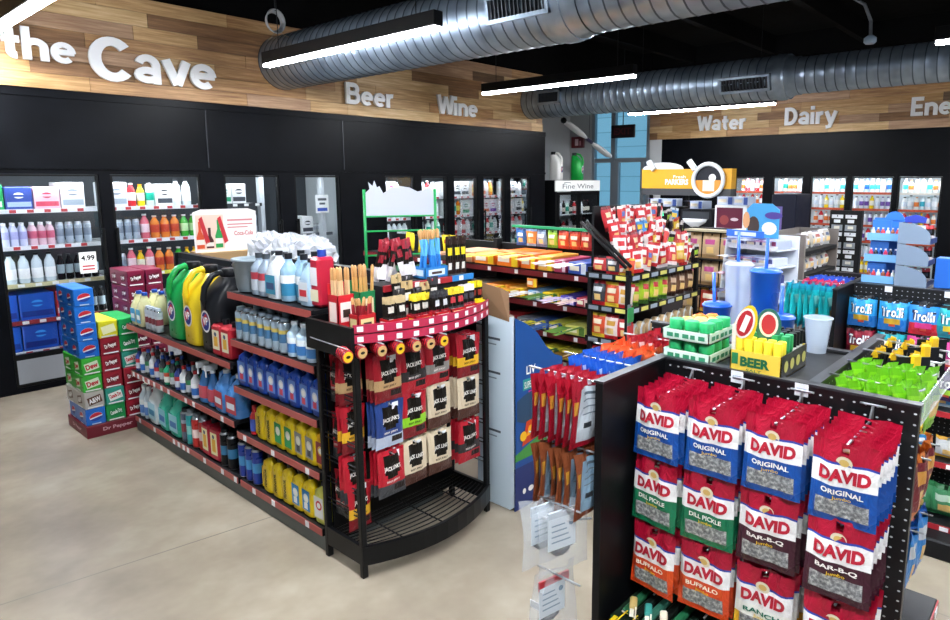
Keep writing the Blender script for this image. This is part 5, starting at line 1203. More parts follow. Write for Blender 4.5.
# ---- white cardboard cookie display
t = thing('cookie_display', 'white cardboard display of cookie trays with blue picture header', 'display', (4.36, 1.71, 0), R(-105))
mwc = mat('#dfe5ee', .5)
b = MB(); b.prism([(-.24, 0), (.20, 0), (.20, 1.56), (.02, 1.56), (-.03, 1.50)], .012, mwc, T=Matrix(((0, 0, 1, -.21), (1, 0, 0, 0), (0, 1, 0, 0), (0, 0, 0, 1))))
b.obj('side_panel', t)
b = MB(); b.box(-.21, .19, 0, .21, .2, 1.53, mwc); b.obj('back_panel', t)
b = MB(); b.prism([(-.2, 1.45), (.06, 1.45), (.06, 1.70), (.0, 1.74), (-.15, 1.74), (-.2, 1.70)], .01, mat('#3f9ad0', .4), T=FY((0, .18, 0)))
F = FY((-.09, .1695, 0)); b.disc(F @ Matrix.Translation((-.05, 1.58, 0)), .05, mat('#3a2a26', .5), 14, .07); b.disc(F @ Matrix.Translation((.08, 1.57, 0)), .06, mat('#e6e9f2', .4), 14, .045); b.disc(F @ Matrix.Translation((.11, 1.66, 0)), .07, mat('#4a3a8a', .4), 14, .025, .002); b.disc(F @ Matrix.Translation((-.11, 1.62, 0)), .03, mat('#d8a070', .5), 10, .06, .002)
b.obj('header_card', t)
b = MB(); b.box(-.19, -.055, 1.52, .10, -.035, 1.565, mat('#2f6fd0', .4)); b.box(-.12, -.057, 1.53, .05, -.055, 1.555, mat('#cfdcf0')); b.obj('price_banner', t)
for n in range(8):
    z = 1.45 - .115*n; yf = -.02 - .028*n
    b = MB(); b.box(-.197, yf, z-.012, .197, .19, z, mwc); b.box(-.197, yf-.008, z-.012, .197, yf, z+.022, mwc); b.obj('tray', t)
for n in range(7):
    for c in range(3):
        PP(('oreo', (n+c) % 3), lambda: p_candy(.115, .055, ['#cfd6ea', '#3a4480', '#b4bede'][(n+c) % 3], ['#4a4f8a', '#e9ecf4', '#8a3a6a'][(n+c) % 3], .165, 'cookie_packet')).put((0, 0, 0), f'cookie packet in the white display, {ORD[n]} tray from the top, {ORD[c]} along', 'cookie packet', 'cookie packets in the white display')
for o in [q for q in C.objects if q.get('group') == 'cookie packets in the white display']:
    n = ORD.index(o['label'].split(', ')[1].split()[0]); c = ORD.index(o['label'].split(', ')[2].split()[0])
    p = Matrix.Translation((4.36, 1.71, 0)) @ Matrix.Rotation(R(-105), 4, 'Z') @ Vector((-.125+.125*c, -.015-.028*n, 1.451-.115*n))
    o.location = p; o.rotation_euler = (0, 0, R(-105)+PI/2)
# ---- grey shelf unit
t = thing('shelf_unit', 'grey brown end shelf unit of pale packets behind the cookie display', 'shelving', (0, 0, 0))
mgb = mat('#7d7570', .6)
b = MB(); b.box(5.5, 1.74, 0, 5.53, 2.10, 1.46, mgb); b.box(6.4, 1.74, 0, 6.43, 2.10, 1.46, mgb); b.obj('side_panel', t)
b = MB(); b.box(5.53, 2.08, 0, 6.4, 2.1, 1.46, mgb); b.obj('back_panel', t)
for z in (1.32, 1.12, .90, .68, .46, .2):
    b = MB(); b.box(5.53, 1.74, z-.03, 6.4, 2.08, z, msh); b.obj('shelf', t)
for r, z in enumerate((1.32, 1.12, .90, .68)):
    for c in range(6):
        v = [('#d9d4cc', '#8f8a94', '#b0605a'), ('#c9c9d4', '#e9e6e0', '#7a6a5a'), ('#b8b0a4', '#d9d9d9', '#4a5a7a')][(r+c) % 3]
        PP(('pp', (r+c) % 3), lambda: p_chip(*v, .13, .14, 130+c, 'snack_bag', .06)).put((5.615+.139*c, 1.84, z+.143), f'pale snack packet on the grey shelf unit, {["top", "second", "third", "fourth"][r]} shelf, {ORD[c]} along', 'snack packet', 'packets on the grey shelf unit', J(.2), -.25)
# ---- peg wall of silver packs
t = thing('peg_rack', 'dark peg rack of silver and black packs beside the grey shelf unit', 'rack', (0, 0, 0))
b = MB(); b.box(6.62, 1.60, 0, 6.68, 1.88, 1.62, msh); b.obj('peg_panel', t)
for r in range(5):
    for c in range(2):
        PP('slv', lambda: p_pack('#d9dce0', '#8f959c', '#e9ecef', .10, .15, 140, 'silver_pack')).put((6.611, 1.81-.12*c, 1.58-.165*r), f'silver and black hanging pack, {ORD[r]} row, {ORD[c]} from the grey shelf unit', 'hanging pack', 'silver packs on the peg rack', -PI/2)
# ---- coffee bar with yellow canopy
t = thing('beverage_counter', 'dark drinks counter under the yellow canopy sign', 'counter', (0, 0, 0))
b = MB(); b.box(7.7, 2.95, .02, 8.5, 5.2, .92, mat('#2a2526', .5)); b.obj('cabinet', t); b = MB(); b.box(7.66, 2.91, .92, 8.54, 5.24, .96, mat('#3a3633', .3)); b.obj('worktop', t)
t = thing('canopy_sign', 'long yellow canopy sign with white lettering and round white ring', 'sign', (8.0, 4.12, 1.70))
b = MB(); b.box(0, -.65, .09, .14, .64, .345, mat('#e2a51e', .45)); b.text('PARKERS', FX((-.001, .28, .14)), .34, .075, mwhite, .04); b.text('Fresh', FX((-.001, .16, .225)), .18, .04, mwhite, .01); b.obj('canopy_box', t)
b = MB(); b.box(.003, -.65, 0, .14, .64, .09, mat('#3a3b3f', .5)); b.obj('lower_band', t)
b = MB()
b.tube([(-.03, -.35+.205*math.cos(a*PI/14), .20+.205*math.sin(a*PI/14)) for a in range(28)], .028, mat('#eceef0', .4), 8, closed=True); b.obj('ring', t)
b = MB(); M = frame((-.012, -.35, .2), (0, -1, 0), (-1, 0, 0)); b.disc(M, .19, mat('#d98f2a', .5), 20); b.rect(M, -.08, -.14, .08, .02, mat('#e8dcc8'), .002); b.add([(.188*math.cos(a), .188*math.sin(a), .003) for a in [PI*i/12 for i in range(13)]], [tuple(range(13))], mat('#23242c', .4), False, M); b.disc(M @ Matrix.Translation((.05, .03, .004)), .05, mwhite, 12); b.obj('ring_picture', t)
for y, z in ((-.13, .40), (.02 + .45, .40)):
    b = MB(); b.cyl((-.02, y-.03, z-.06), (-.02, y+.06, z+.05), .04, mat('#eceef0', .4), 10); b.obj('spout', t)
b = MB(); b.prism([(.30*math.cos(PI*i/10), .09*math.sin(PI*i/10)) for i in range(11)], .04, mat('#e6e8ea', .4), T=FX((.04, .33, .345))); b.obj('top_arc', t)
for y in (-.55, .0, .55):
    b = MB(); b.box(.09, y-.02, -.74, .13, y+.02, 0, mblack); b.obj('support_post', t)
t = thing('drink_dispenser', 'black drink dispenser with green lit display under the yellow canopy', 'dispenser', (7.68, 4.27, .96))
b = MB(); b.box(0, -.2, 0, .38, .2, .60, mat('#111214', .35), .012); b.box(-.05, -.19, 0, 0, .19, .05, mat('#222326', .4)); b.obj('body', t)
b = MB(); b.rect(FX((-.001, 0, 0)), -.17, .43, .17, .57, mat('#0c1a16', .2)); b.text('[nl]', FX((-.002, .09, .46)), .18, .08, glow('green_display', (.1, 1, .5, 1), 3), .01); b.obj('display', t)
b = MB(); b.box(-.03, -.06, .22, .0, .06, .34, mat('#2b2c30', .3)); b.obj('nozzle', t)
t = thing('coffee_machine', 'dark coffee machine with white drip bowl next to the drink dispenser', 'coffee machine', (7.68, 3.78, .96))
b = MB(); b.box(0, -.22, 0, .38, .22, .58, mat('#17171b', .35), .012); b.obj('body', t); b = MB(); b.lathe([(.05, 0), (.15, .06), (.165, .1), (.15, .1)], mat('#dfe3e8', .3), 14, at=(-.02, 0, .36), sx=.5); b.obj('bowl', t); b = MB(); b.rect(FX((-.001, 0, 0)), -.18, .46, .18, .55, mat('#33363c', .3)); b.obj('panel', t)
t = thing('soda_fountain', 'white soda fountain with maroon picture panel', 'soda fountain', (7.68, 3.32, .96))
b = MB(); b.box(0, -.2, 0, .38, .21, .64, mat('#e2e4e8', .4), .01); b.obj('body', t); b = MB(); F = FX((-.0012, 0, 0)); b.rect(F, -.18, .28, .15, .61, mat('#5c1230', .35)); b.disc(F @ Matrix.Translation((-.08, .46, .001)), .06, mat('#8a3a3a', .4), 12); b.disc(F @ Matrix.Translation((.05, .47, .001)), .05, mat('#c9b8c0', .4), 12, .02); b.rect(F, -.12, .05, .1, .25, mat('#7a4a5a', .4)); b.obj('picture_panel', t)
for k in range(4):
    b = MB(); b.box(-.04, .13-.09*k, .2, 0, .16-.09*k, .27, mat('#3a3b40', .4)); b.obj('tap', t)
for i, (y, x) in enumerate(((4.37, 7.72), (4.17, 7.72), (4.02, 7.72), (3.42, 7.72), (3.22, 7.72), (3.05, 7.7))):
    z = .96 + (.60 if i < 2 else (.58 if i == 2 else .64)); 
    if i == 2: y = 3.8
    if i == 5: continue
    k = p_candy(.19, .10, '#c9d3e8', '#3f5aa8', .2, 'pastry_carton'); k.location = (x, y, z+.001); k.rotation_euler = (0, 0, J(.2)); tag(k, f'blue and white pastry carton on top of the drink machines, {ORD[i]} from the window side', 'carton', 'pastry cartons on the drink machines')
t = thing('drinks_tower', 'tall dark cabinet with purple graphics beside the soda fountain', 'cabinet', (7.7, 2.36, 0))
b = MB(); b.box(0, .2, 0, .5, .48, 1.74, mat('#1a1c2c', .4), .01); b.obj('cabinet_body', t); b = MB(); b.rect(FX((-.001, 0, 0)), -.46, 1.3, -.35, 1.6, mat('#6a5a9a', .4)); b.obj('graphic', t)
# ---- wine cooler in the corner, jugs on top
t = thing('wine_cooler', 'black two-door glass wine cooler with white Fine Wine sign', 'cooler', (9.18, 7.2, 0))
b = MB(); b.box(0, 0, 0, 1.37, .7, .25, mblack); b.box(0, 0, .25, .05, .7, 1.70, mblack); b.box(1.32, 0, .25, 1.37, .7, 1.70, mblack); b.box(.05, .65, .25, 1.32, .7, 1.70, mat('#c9d0d4', .5)); b.box(0, .02, 1.70, 1.37, .7, 1.90, mblack); b.obj('cabinet', t)
b = MB(); b.box(0.0, -.005, 1.705, 1.37, .02, 1.895, mat('#f4f4f2', .4)); b.text('Fine Wine', FY((.2, -.006, 1.75)), .95, .085, mat('#5a5f66', .4), .0); b.tube([(.24, -.006, 1.85), (.36, -.006, 1.865), (.45, -.006, 1.85)], .006, mat('#5a5f66'), 4); b.obj('sign_panel', t)
for x in (.05, .69):
    b = MB(); w = .63
    b.box(x, -.02, .27, x+.05, .01, 1.69, mfr); b.box(x+w-.05, -.02, .27, x+w, .01, 1.69, mfr); b.box(x+.05, -.02, .27, x+w-.05, .01, .33, mfr); b.box(x+.05, -.02, 1.64, x+w-.05, .01, 1.69, mfr); d = b.obj('door', t)
    b = MB(); b.box(x+.05, -.008, .33, x+w-.05, -.004, 1.64, mpane); b.obj('pane', d)
    b = MB(); hx = x+w-.03 if x < .3 else x+.02; b.box(hx, -.06, .9, hx+.02, -.045, 1.3, mfr, .004); b.box(hx, -.045, .92, hx+.02, -.02, .94, mfr); b.box(hx, -.045, 1.26, hx+.02, -.02, 1.28, mfr); b.obj('handle', d)
for z in (.30, .62, .94, 1.28):
    b = MB(); b.box(.055, .08, z-.015, 1.315, .64, z, mshelf); b.obj('shelf', t)
for r, z in enumerate((1.28, .94)):
    for c in range(11):
        k = ['wine', 'wine', 'wh', 'wine', 'gr', 'wine', 'rd', 'wine', 'wh', 'wine', 'wine'][(c+r*3) % 11]
        nm, wds, cat, f, wd = CB[k]
        proto(k, nm, f).put((9.18+.125+.108*c, 7.36, z+.001), f'{wds} in the Fine Wine cooler, {["top", "second"][r]} shelf, {ORD[c]} along', cat, 'bottles in the wine cooler')
area(9.86, 7.3, 1.66, 1.1, .05, 7, R(25))
k = copy_tree(C.objects['racing_fuel_jug']) if False else p_race('#e8e6e2'); k.location = (9.52, 7.45, 1.901); k.rotation_euler = (0, 0, PI/2+.3); tag(k, 'white racing fuel jug standing on the wine cooler', 'jug', 'jugs on the wine cooler')
k = p_race('#149a3c'); k.location = (10.16, 7.45, 1.901); k.rotation_euler = (0, 0, PI/2+.3); tag(k, 'green racing fuel jug standing on the wine cooler', 'jug', 'jugs on the wine cooler')
# ================================================================ pinwheel pegboard stands: sunflower seeds in front, gummy candy behind
def peg_mat(name, a, b_):
    m = bpy.data.materials.new(name); m.use_nodes = True; nt = m.node_tree; L = nt.links.new; bs = nt.nodes['Principled BSDF']
    tc = nt.nodes.new('ShaderNodeTexCoord'); sp = nt.nodes.new('ShaderNodeSeparateXYZ'); L(tc.outputs['Object'], sp.inputs[0])
    def mth(op, x, y=None):
        n = nt.nodes.new('ShaderNodeMath'); n.operation = op
        for i, q in enumerate((x, y)):
            if q is None: continue
            if isinstance(q, (int, float)): n.inputs[i].default_value = q
            else: L(q, n.inputs[i])
        return n.outputs[0]
    u = mth('SUBTRACT', mth('FRACT', mth('MULTIPLY', sp.outputs[a], 39.4)), .5); v = mth('SUBTRACT', mth('FRACT', mth('MULTIPLY', sp.outputs[b_], 39.4)), .5)
    d = mth('ADD', mth('MULTIPLY', u, u), mth('MULTIPLY', mth('MULTIPLY', v, v), 2.2))
    k = mth('LESS_THAN', d, .016)
    mx = nt.nodes.new('ShaderNodeMix'); mx.data_type = 'RGBA'; L(k, mx.inputs['Factor']); mx.inputs['A'].default_value = lin('#0b0c0f'); mx.inputs['B'].default_value = lin('#b9bdc2')
    L(mx.outputs['Result'], bs.inputs['Base Color']); bs.inputs['Roughness'].default_value = .4
    return m
mpegY = peg_mat('pegboard_cross', 1, 2); mpegX = peg_mat('pegboard_long', 0, 2)
def pinwheel(cx, cy, zt, label, base_z=0, deck=()):
    """cx, cy: the corner where the front panel meets the wing panel; each panel is .655 long, the core .41 square"""
    t = thing('pegboard_stand', label, 'display stand', (cx, cy, 0))
    def panel(x0, y0, x1, y1, m):
        b = MB(); b.box(x0, y0, .10, x1, y1, zt, {'': mblack, '-x': m, '+x': m} if m is mpegY else {'': mblack, '-y': m, '+y': m} if m is mpegX else m); o = b.obj('peg_panel', t)
        b = MB(); b.box(x0-.003, y0-.003, zt, x1+.003, y1+.003, zt+.006, mat('#2c2e33', .35)); b.obj('top_edge', o)
    panel(0, -.655, .022, -.022, mpegY)                       # front, looks towards -x
    panel(-.315, -.022, .41, 0, mblack)                        # wing, hooks on its far face
    panel(.388, -.41, .41, .245, mpegY)                       # back
    panel(.022, -.432, .70, -.41, mpegX)                      # side, looks towards -y
    b = MB(); b.box(.022, -.41, zt-.02, .388, -.022, zt-.004, mat('#131417', .4)); b.obj('top_plate', t)
    b = MB(); b.box(-.30, -.66, 0, .68, .24, .10, mat('#131417', .45), .01); b.obj('base', t)
    for (x0, y0, x1, y1, z, side) in deck:
        b = MB(); b.box(x0, y0, z-.035, x1, y1, z, mat('#16171a', .4), .003); d = b.obj('deck_shelf', t)
        b = MB()
        if side == '-y': b.box(x0+.002, y0-.004, z-.033, x1, y0, z-.004, mat('#a3242e', .4)); [b.box(x0+.06+.16*k, y0-.006, z-.03, x0+.10+.16*k, y0-.004, z-.008, mtagm) for k in range(4)]
        else: b.box(x0-.004, y0, z-.033, x0, y1, z-.004, mat('#a3242e', .4)); [b.box(x0-.006, y0+.05+.16*k, z-.03, x0-.004, y0+.09+.16*k, z-.008, mtagm) for k in range(4)]
        b.obj('price_strip', d)
    return t
CX, CY, ZT = 1.63, .90, 1.40
st = pinwheel(CX, CY, ZT, 'black four-way pegboard stand of sunflower seed bags nearest the camera', 0, [(-.29, -.34, 0, -.03, .70, '-x'), (.03, -.655, .64, -.432, .60, '-y')])
# hooks of the seed bay, tags on the top edge
SY = [.79, .645, .497, .338]; SZ = [1.365, 1.185, .998, .812]
for y in SY:
    for z in SZ:
        b = MB(); b.tube([(-.005, y-CY, z+.02), (-.03, y-CY, z-.0122), (-.205 if y < .4 else -.185, y-CY, z-.0122)], .0028, msteel, 5); b.tube([(-.006, y-CY-.028, z+.022), (-.006, y-CY+.028, z+.022)], .0028, msteel, 5); b.tube([(-.004, y-CY, z+.02), (-.004, y-CY, z-.012)], .0028, msteel, 5)
        b.obj('wire_hook', st)
for y in (.665, .50):
    b = MB(); b.box(-.004, y-CY-.016, ZT-.028, -.0005, y-CY+.016, ZT+.004, mat('#dfe4ea', .4)); b.rect(FX((-.0042, y-CY, ZT-.012)), -.011, -.006, .011, .004, mat('#9fb0c4', .5)); b.obj('price_tag', st)
SV = {'blue': ('#0f4a9a', 'ORIGINAL', '#f2efe8', 'blue original', '#0f4a9a'), 'green': ('#0f6f4a', 'DILL PICKLE', '#f2efe8', 'green dill pickle', '#0f6f4a'), 'bbq': ('#3c1526', 'BAR-B-Q', '#f2efe8', 'maroon barbecue', '#3c1526'),
      'buff': ('#d8481f', 'BUFFALO', '#f6e9d8', 'orange buffalo', '#d8481f'), 'ranch': ('#e8b02a', 'RANCH', '#0f6f5a', 'yellow white ranch', '#f0efe8')}
def seed_mat():
    m = noise_mat('sunflower_seeds', '#54565a', '#c9cac8', 130, (.3, .5), 3, '#8e9092', .3, (1, 1, 1)); return m
mseed = seed_mat()
def p_seed(k, seed):
    c, flav, fc, _, tc_ = SV[k]; m = mat(c, .28); red = mat('#a00d2c', .3); wht = mat('#ecebea', .3); blu = mat('#1f3f9c', .3); tint = mat(tc_, .3)
    b = MB(); W, H = .137, .179
    bag_geo(b, W, H, .024, [(.235, red), (.262, blu), (.525, wht), (.70, tint), (1, m)], None, [(.1, .9, .70, .91, mseed)],
        [('DAVID', .13, .90, .465, .305, mat('#b01830', .35), .055), (flav, .18, .82, .625, .56, mat(fc, .4), .03), ('Jumbo', .36, .64, .70, .645, mat('#f0c52a', .4), .01)],
        12, seed, .10, .035, .004, mat('#cfd0d2', .35))
    for cx, cz, r in ((0, -.235*H, .0165),):
        M = frame((cx, -.0105, cz+.002), (1, 0, 0), (0, -1, -.15)); b.disc(M, r, mat('#e9e0c4', .4), 16, r*.9); b.disc(M, r*.6, mat('#d9b868', .4), 12, r*.5, .0016)
    return b.obj('sunflower_seed_bag')
grid = [['blue']*4, ['green', 'green', 'bbq', 'bbq'], ['buff', 'buff', 'ranch', 'buff'], [None, None, 'ranch', 'bbq']]
for r in range(4):
    for c in range(4):
        k = grid[r][c]
        if not k: continue
        n = [7, 6, 5, 4][r]
        for d in range(n):
            x = CX - (.205 if c == 3 else .185) + .0262*d + J(.003); dy = J(.003) + (.0008 if c < 2 else -.0008)*d
            PP(('seed', k, r % 2), lambda: p_seed(k, 200+r*4+c)).put((x, SY[c]+dy, SZ[r]+J(.003) + (-.012 if (r, c, d) == (0, 3, 0) else 0)), f'{SV[k][3]} sunflower seed bag, {ORD[r]} row, {ORD[c]} hook from the jerky panel' + (f', {ORD[d]} bag' if d else ', front bag'), 'seed bag', 'sunflower seed bags on the pegboard', -PI/2 + J(.05) + (-.10 if c == 0 else 0), J(.03) - .04)
# cigar box on the deck
t = thing('cigar_tray', 'green and yellow open box of cigar packs beneath the orange seed bags', 'box', (1.345, .62, .701))
b = MB(); b.box(0, 0, 0, .24, .24, .062, {'': mat('#1d5a34', .4), '+z': mat('#15271c', .5)}); b.box(-.002, -.002, .012, .0, .242, .026, mat('#e6c81e', .4)); b.box(0, -.002, .012, .24, 0, .026, mat('#e6c81e', .4)); b.rect(FX((-.0025, .2, .03)), 0, 0, .08, .022, mat('#dfe6dc')); b.obj('carton', t)
for i in range(7):
    k = p_candy(.022, .014, ['#163a26', '#0e2018', '#1f6a44', '#0f1612', '#2f6a58', '#101a16', '#1a5a38'][i], '#e6c81e', .19, 'cigar_pack'); k.location = (1.37, .645+.031*i, .7635); tag(k, f'{["dark green", "black", "mid green", "black and yellow", "teal", "near black", "green"][i]} slim cigar pack in the green tray, {ORD[i]} along', 'cigar pack', 'cigar packs in the green tray')
for i in range(3):
    k = p_candy(.02, .012, ['#d9d2bc', '#2f8f86', '#c9b06a'][i], '#e9e4d2', .05, 'cigar_pack'); k.location = (1.375, .72+.045*i, .78); k.rotation_euler = (0, 0, .5); tag(k, f'{["cream", "turquoise", "tan"][i]} foil pack lying on the cigar packs', 'cigar pack')
# ---- jerky and stick bags on the far face of the wing
def p_strip(c, side, w=.17, h=.27, seed=9, nm='meat_snack_bag'):
    b = MB(); m = mat(c, .3)
    bag_geo(b, w, h, .02, [(1, m)], None, [(.16, .84, .12, .92, mat(side, .35)), (.3, .7, .2, .24, mat('#5a6a78')), (.25, .75, .3, .32, mat('#7a8896')), (.25, .75, .4, .42, mat('#7a8896')), (.25, .75, .5, .52, mat('#7a8896')), (.3, .5, .64, .72, mat('#2a3038')), (.04, .14, .3, .5, mat('#d8a03a', .35))], (), 8, seed, .06, .04, .005)
    return b.obj(nm)
for x in (1.336, 1.498, 1.648, 1.818):
    for z in ((1.405, 1.215) if x < 1.4 else (1.412,)):
        b = MB(); b.tube([(x-CX, 0, z-.012), (x-CX, .235, z-.012), (x-CX, .236, z-.012)], .003, msteel, 5); b.obj('wire_hook', st)
for z in (1.0725, .872):
    b = MB(); b.tube([(1.26-CX, .0, z), (1.26-CX, .14, z)], .003, msteel, 5); b.obj('wire_hook', st)
for g, (x, c, sd, n, wd) in enumerate(((1.318, '#a3162c', '#c9d3dc', 6, 'dark red'), (1.48, '#1a56b8', '#dfe6ee', 6, 'blue'), (1.63, '#d8582a', '#f0e3d8', 6, 'orange'), (1.80, '#a8222e', '#ead9d6', 6, 'crimson'))):
    for d in range(n):
        PP(('strip', g), lambda: p_strip(c, sd, .15, .178, 300+g)).put((x+.018+J(.003), .926+.0285*d+J(.003), (1.405 if g == 0 else 1.412)+J(.004)), f'{wd} meat snack bag on the seed stand wing, {ORD[d]} from the panel', 'snack bag', 'meat snack bags on the wing', J(.08), J(.03), J(.05))
for d in range(6):
    PP('copper', lambda: p_strip('#8a4a2c', '#8fb0c9', .15, .175, 310)).put((1.335+J(.003), .926+.0285*d, 1.215), f'copper and pale blue snack bag, lower wing row, {ORD[d]} from the panel', 'snack bag', 'meat snack bags on the wing', J(.08), J(.03), J(.06))
# clear bags with cables
mfilm = film('clear_film', (.80, .87, .93, 1), .24, .12)
for i, (x, y, z, wd) in enumerate(((1.262, .955, 1.085, 'clear plastic bag with white label, upper one beside the seed stand'), (1.258, 1.01, 1.085, 'clear plastic bag with a dark cable, behind the upper labelled one'), (1.26, .985, .885, 'clear plastic bag with red top card, lowest beside the seed stand'))):
    t = thing('accessory_bag', wd, 'bag', (x, y, z), J(.05) - .25)
    b = MB(); bag_geo(b, .16, .19, .04, [(1, mfilm)], None, (), (), 8, 320+i, .1, .05, .008); b.obj('clear_pouch', t)
    b = MB(); b.box(-.05, -.004, -.125, .035, .0, -.04, mat('#d9e2ea', .5)); F = FY((0, -.0045, 0))
    for k in range(4): b.rect(F, -.042, -.06-.015*k, .0+.006*k, -.056-.015*k, mat('#7f93a6'))
    b.disc(F @ Matrix.Translation((.02, -.06, 0)), .008, mat('#6a8aa6'), 8); b.obj('insert_card', t)
    b = MB(); b.tube([(.03*math.cos(a*.7), .006+.001*a, -.13+.022*math.sin(a*.7)) for a in range(18)], .006, mat('#2a1f2a', .4), 6); b.obj('cable', t)
    b = MB(); b.box(-.05, -.003, -.048, .05, .003, -.022, mat('#b32a38' if i == 2 else '#c3ccd6', .4)); b.obj('header_card', t)
# white hanging wire curve near the clear bags
b = MB(); b.tube([(1.335-CX, .02, 1.02), (1.27-CX, .05, 1.03), (1.22-CX, .09, 1.045)], .003, mat('#d9dde2', .4), 6); b.obj('wire_rail', st)
# ---- goods on the top plate
ZP = ZT - .004
def open_tray(loc, sx, sy, h, c, words_, cat, name, txt=None):
    t = thing(name, words_, cat, loc)
    b = MB(); m = mat(c, .4); th = .003
    b.box(0, 0, 0, sx, sy, th, m); b.box(0, 0, 0, th, sy, h, m); b.box(sx-th, 0, 0, sx, sy, h, m); b.box(0, 0, 0, sx, th, h, m); b.box(0, sy-th, 0, sx, sy, h, m)
    if txt:
        for k in range(5):
            b.rect(FX((-.0005, sy-.015-.024*k, h*.3)), 0, 0, .014 if k % 2 else .019, h*.4, mat('#2f8a62'))
            b.rect(FY((.015+.028*k, -.0005, h*.3)), 0, 0, .016 if k % 2 else .021, h*.4, mat('#2f8a62'))
    b.obj('tray', t); return t
def p_drum(c, cap, r, h, nm, capf=.7):
    b = MB(); b.lathe([(r, 0), (r, h*capf)], mat(c, .35), 12); o = b.obj(nm)
    b = MB(); b.lathe([(r*1.06, h*capf), (r*1.06, h*.97), (r*.98, h)], mat(cap, .4), 12); b.obj('lid', o)
    return o
for n in range(2):
    z = ZP + .058*n
    open_tray((1.645, .752 + .004*n, z), .165, .142, .03, '#cfe6d6', f'pale green printed tray of small jars, {["lower", "upper"][n]} one of two stacked', 'tray', 'jar_tray', True)
    for i in range(3):
        for j in range(3):
            if n and i != 0 and j != 0: continue
            PP('jar', lambda: p_drum('#1f9a58', '#22a862', .02, .052, 'small_jar', .5)).put((1.675+.05*i, .776+.046*j, z+.004), f'small jar with green lid in the {["lower", "upper"][n]} pale green tray, {ORD[i]} row, {ORD[j]} along', 'jar', 'green lidded jars')
for i in range(5):
    k = crumple('candy_packet', .024, .024, .012, mat('#d9d46a' if i < 3 else '#e2823a', .35), 330+i, 5); k.location = (1.715+.024*i, .855-.03*(i % 3), ZP+.058+.031); tag(k, f'{"yellow" if i < 3 else "orange"} candy packet lying over the upper tray, {ORD[i]} from the seed bags', 'packet', 'packets on the jar trays')
t = thing('salt_box', 'yellow beer salt box with oval header on the seed stand top', 'box', (1.636, .555, ZP))
b = MB(); m = mat('#e9c94a', .4); mwb = mat('#d9d6c4', .45)
W, D, H = .135, .19, .062
b.box(0, 0, 0, D, W, .003, m); b.box(0, 0, 0, .003, W, H, m); b.box(D-.003, 0, 0, D, W, H, m); b.box(0, 0, 0, D, .003, H, mat('#2c2a26', .4)); b.box(0, W-.003, 0, D, W, H, m)
b.text('BEER', FX((-.0006, W-.028, .022)), .078, .026, mat('#14633f', .4), .05); b.text('SALT', FX((-.0006, W-.045, .010)), .04, .007, mat('#14633f', .4), .01); b.rect(FX((-.0006, W, 0)), .005, .025, .022, .055, mat('#1f7a4a', .4))
for k in range(4): b.disc(frame((.03+.045*k, -.0008, .032), (1, 0, 0), (0, -1, 0)), .015, mat('#c9c36a', .5), 12)
b.obj('carton', t)
b = MB(); b.box(.0, W-.012, H, .004, W-.002, .13, mwb); M = frame((.014, W-.03, .122), (.25, -1, 0), (-1, -.25, .0)); b.prism([(.028*math.cos(2*PI*k/20), .062*math.sin(2*PI*k/20)) for k in range(20)], .003, mat('#e8c61e', .4), T=M @ Matrix.Rotation(-.25, 4, 'Z')); Mo = M @ Matrix.Translation((0, .012, .0032)) @ Matrix.Rotation(-.25, 4, 'Z')
b.disc(Mo, .024, mat('#f2efe6', .4), 18, .042); b.disc(Mo, .019, mat('#b8222c', .4), 18, .036, .002); b.add([(-.008, -.022, .003), (.006, -.024, .003), (.010, .022, .003), (-.004, .024, .003)], [(0, 1, 2, 3)], mwhite, False, Mo)
M2 = frame((.06, W-.075, .125), (.35, -1, 0), (-1, -.35, 0)); b.prism([(.032*math.cos(2*PI*k/20), .047*math.sin(2*PI*k/20)) for k in range(20)], .003, mat('#2a6a5a', .4), T=M2); b.disc(M2 @ Matrix.Translation((0, .005, .0032)), .024, mat('#efe9dc', .4), 18, .034); b.disc(M2 @ Matrix.Translation((0, .005, .0042)), .018, mat('#b8323a', .4), 18, .027); b.obj('header', t)
for i in range(7):
    for j in range(5):
        cc = ('y', '#ecd21a', '#f2df3a', 'yellow') if i < 2 else (('g', '#1f7a4a', '#2a9a5c', 'green') if i < 4 else ('k', '#e4e6e0', '#17191c', 'black capped'))
        PP(('salt', cc[0]), lambda: p_drum(cc[1], cc[2], .0108, .098 if cc[0] != 'y' else .088, 'salt_shaker', .62)).put((1.652+.0255*i, .571+.0255*j, ZP+.0045), f'{cc[3]} mini salt shaker in the yellow box, {ORD[i]} row, {ORD[j]} from the green bags', 'salt shaker', 'mini shakers in the yellow box')
# tumblers
def tumbler(loc, r0, r1, h, c, straw, words_, clear=False, lean=(.0, .0)):
    t = thing('tumbler', words_, 'cup', loc)
    m = film('frosted_cup', (.74, .83, .95, 1), .34, .3) if clear else mat(c, .3)
    b = MB(); b.lathe([(r0, 0), (r1, h-.006), (r1+.003, h-.004), (r1+.003, h), (r1-.002, h), (r1-.003, h-.008), (r0-.003, .004)], m, 24, cap=False); b.lathe([(r0, 0), (.001, .0005)], m, 24, cap=False); b.obj('cup', t)
    if straw:
        b = MB(); b.lathe([(r1-.001, h), (r1-.004, h+.006), (.006, h+.007)], m, 20, cap=False); b.obj('lid', t)
        b = MB(); b.tube([(0, 0, .02), (lean[0]*.6, lean[1]*.6, h), (lean[0], lean[1], h+straw)], .0055, mat('#2460c8', .3), 8); b.obj('straw', t)
tumbler((1.985, .822, ZP), .032, .043, .245, None, .10, 'tall frosted clear tumbler with blue straw', True, (.0, .006))
tumbler((1.975, .733, ZP), .032, .045, .232, '#1d5fc8', .10, 'tall solid blue tumbler with blue straw')
tumbler((1.93, .865, ZP), .034, .043, .118, '#1d57c0', .10, 'short blue cup with straw beside the jar trays', False, (0, .015))
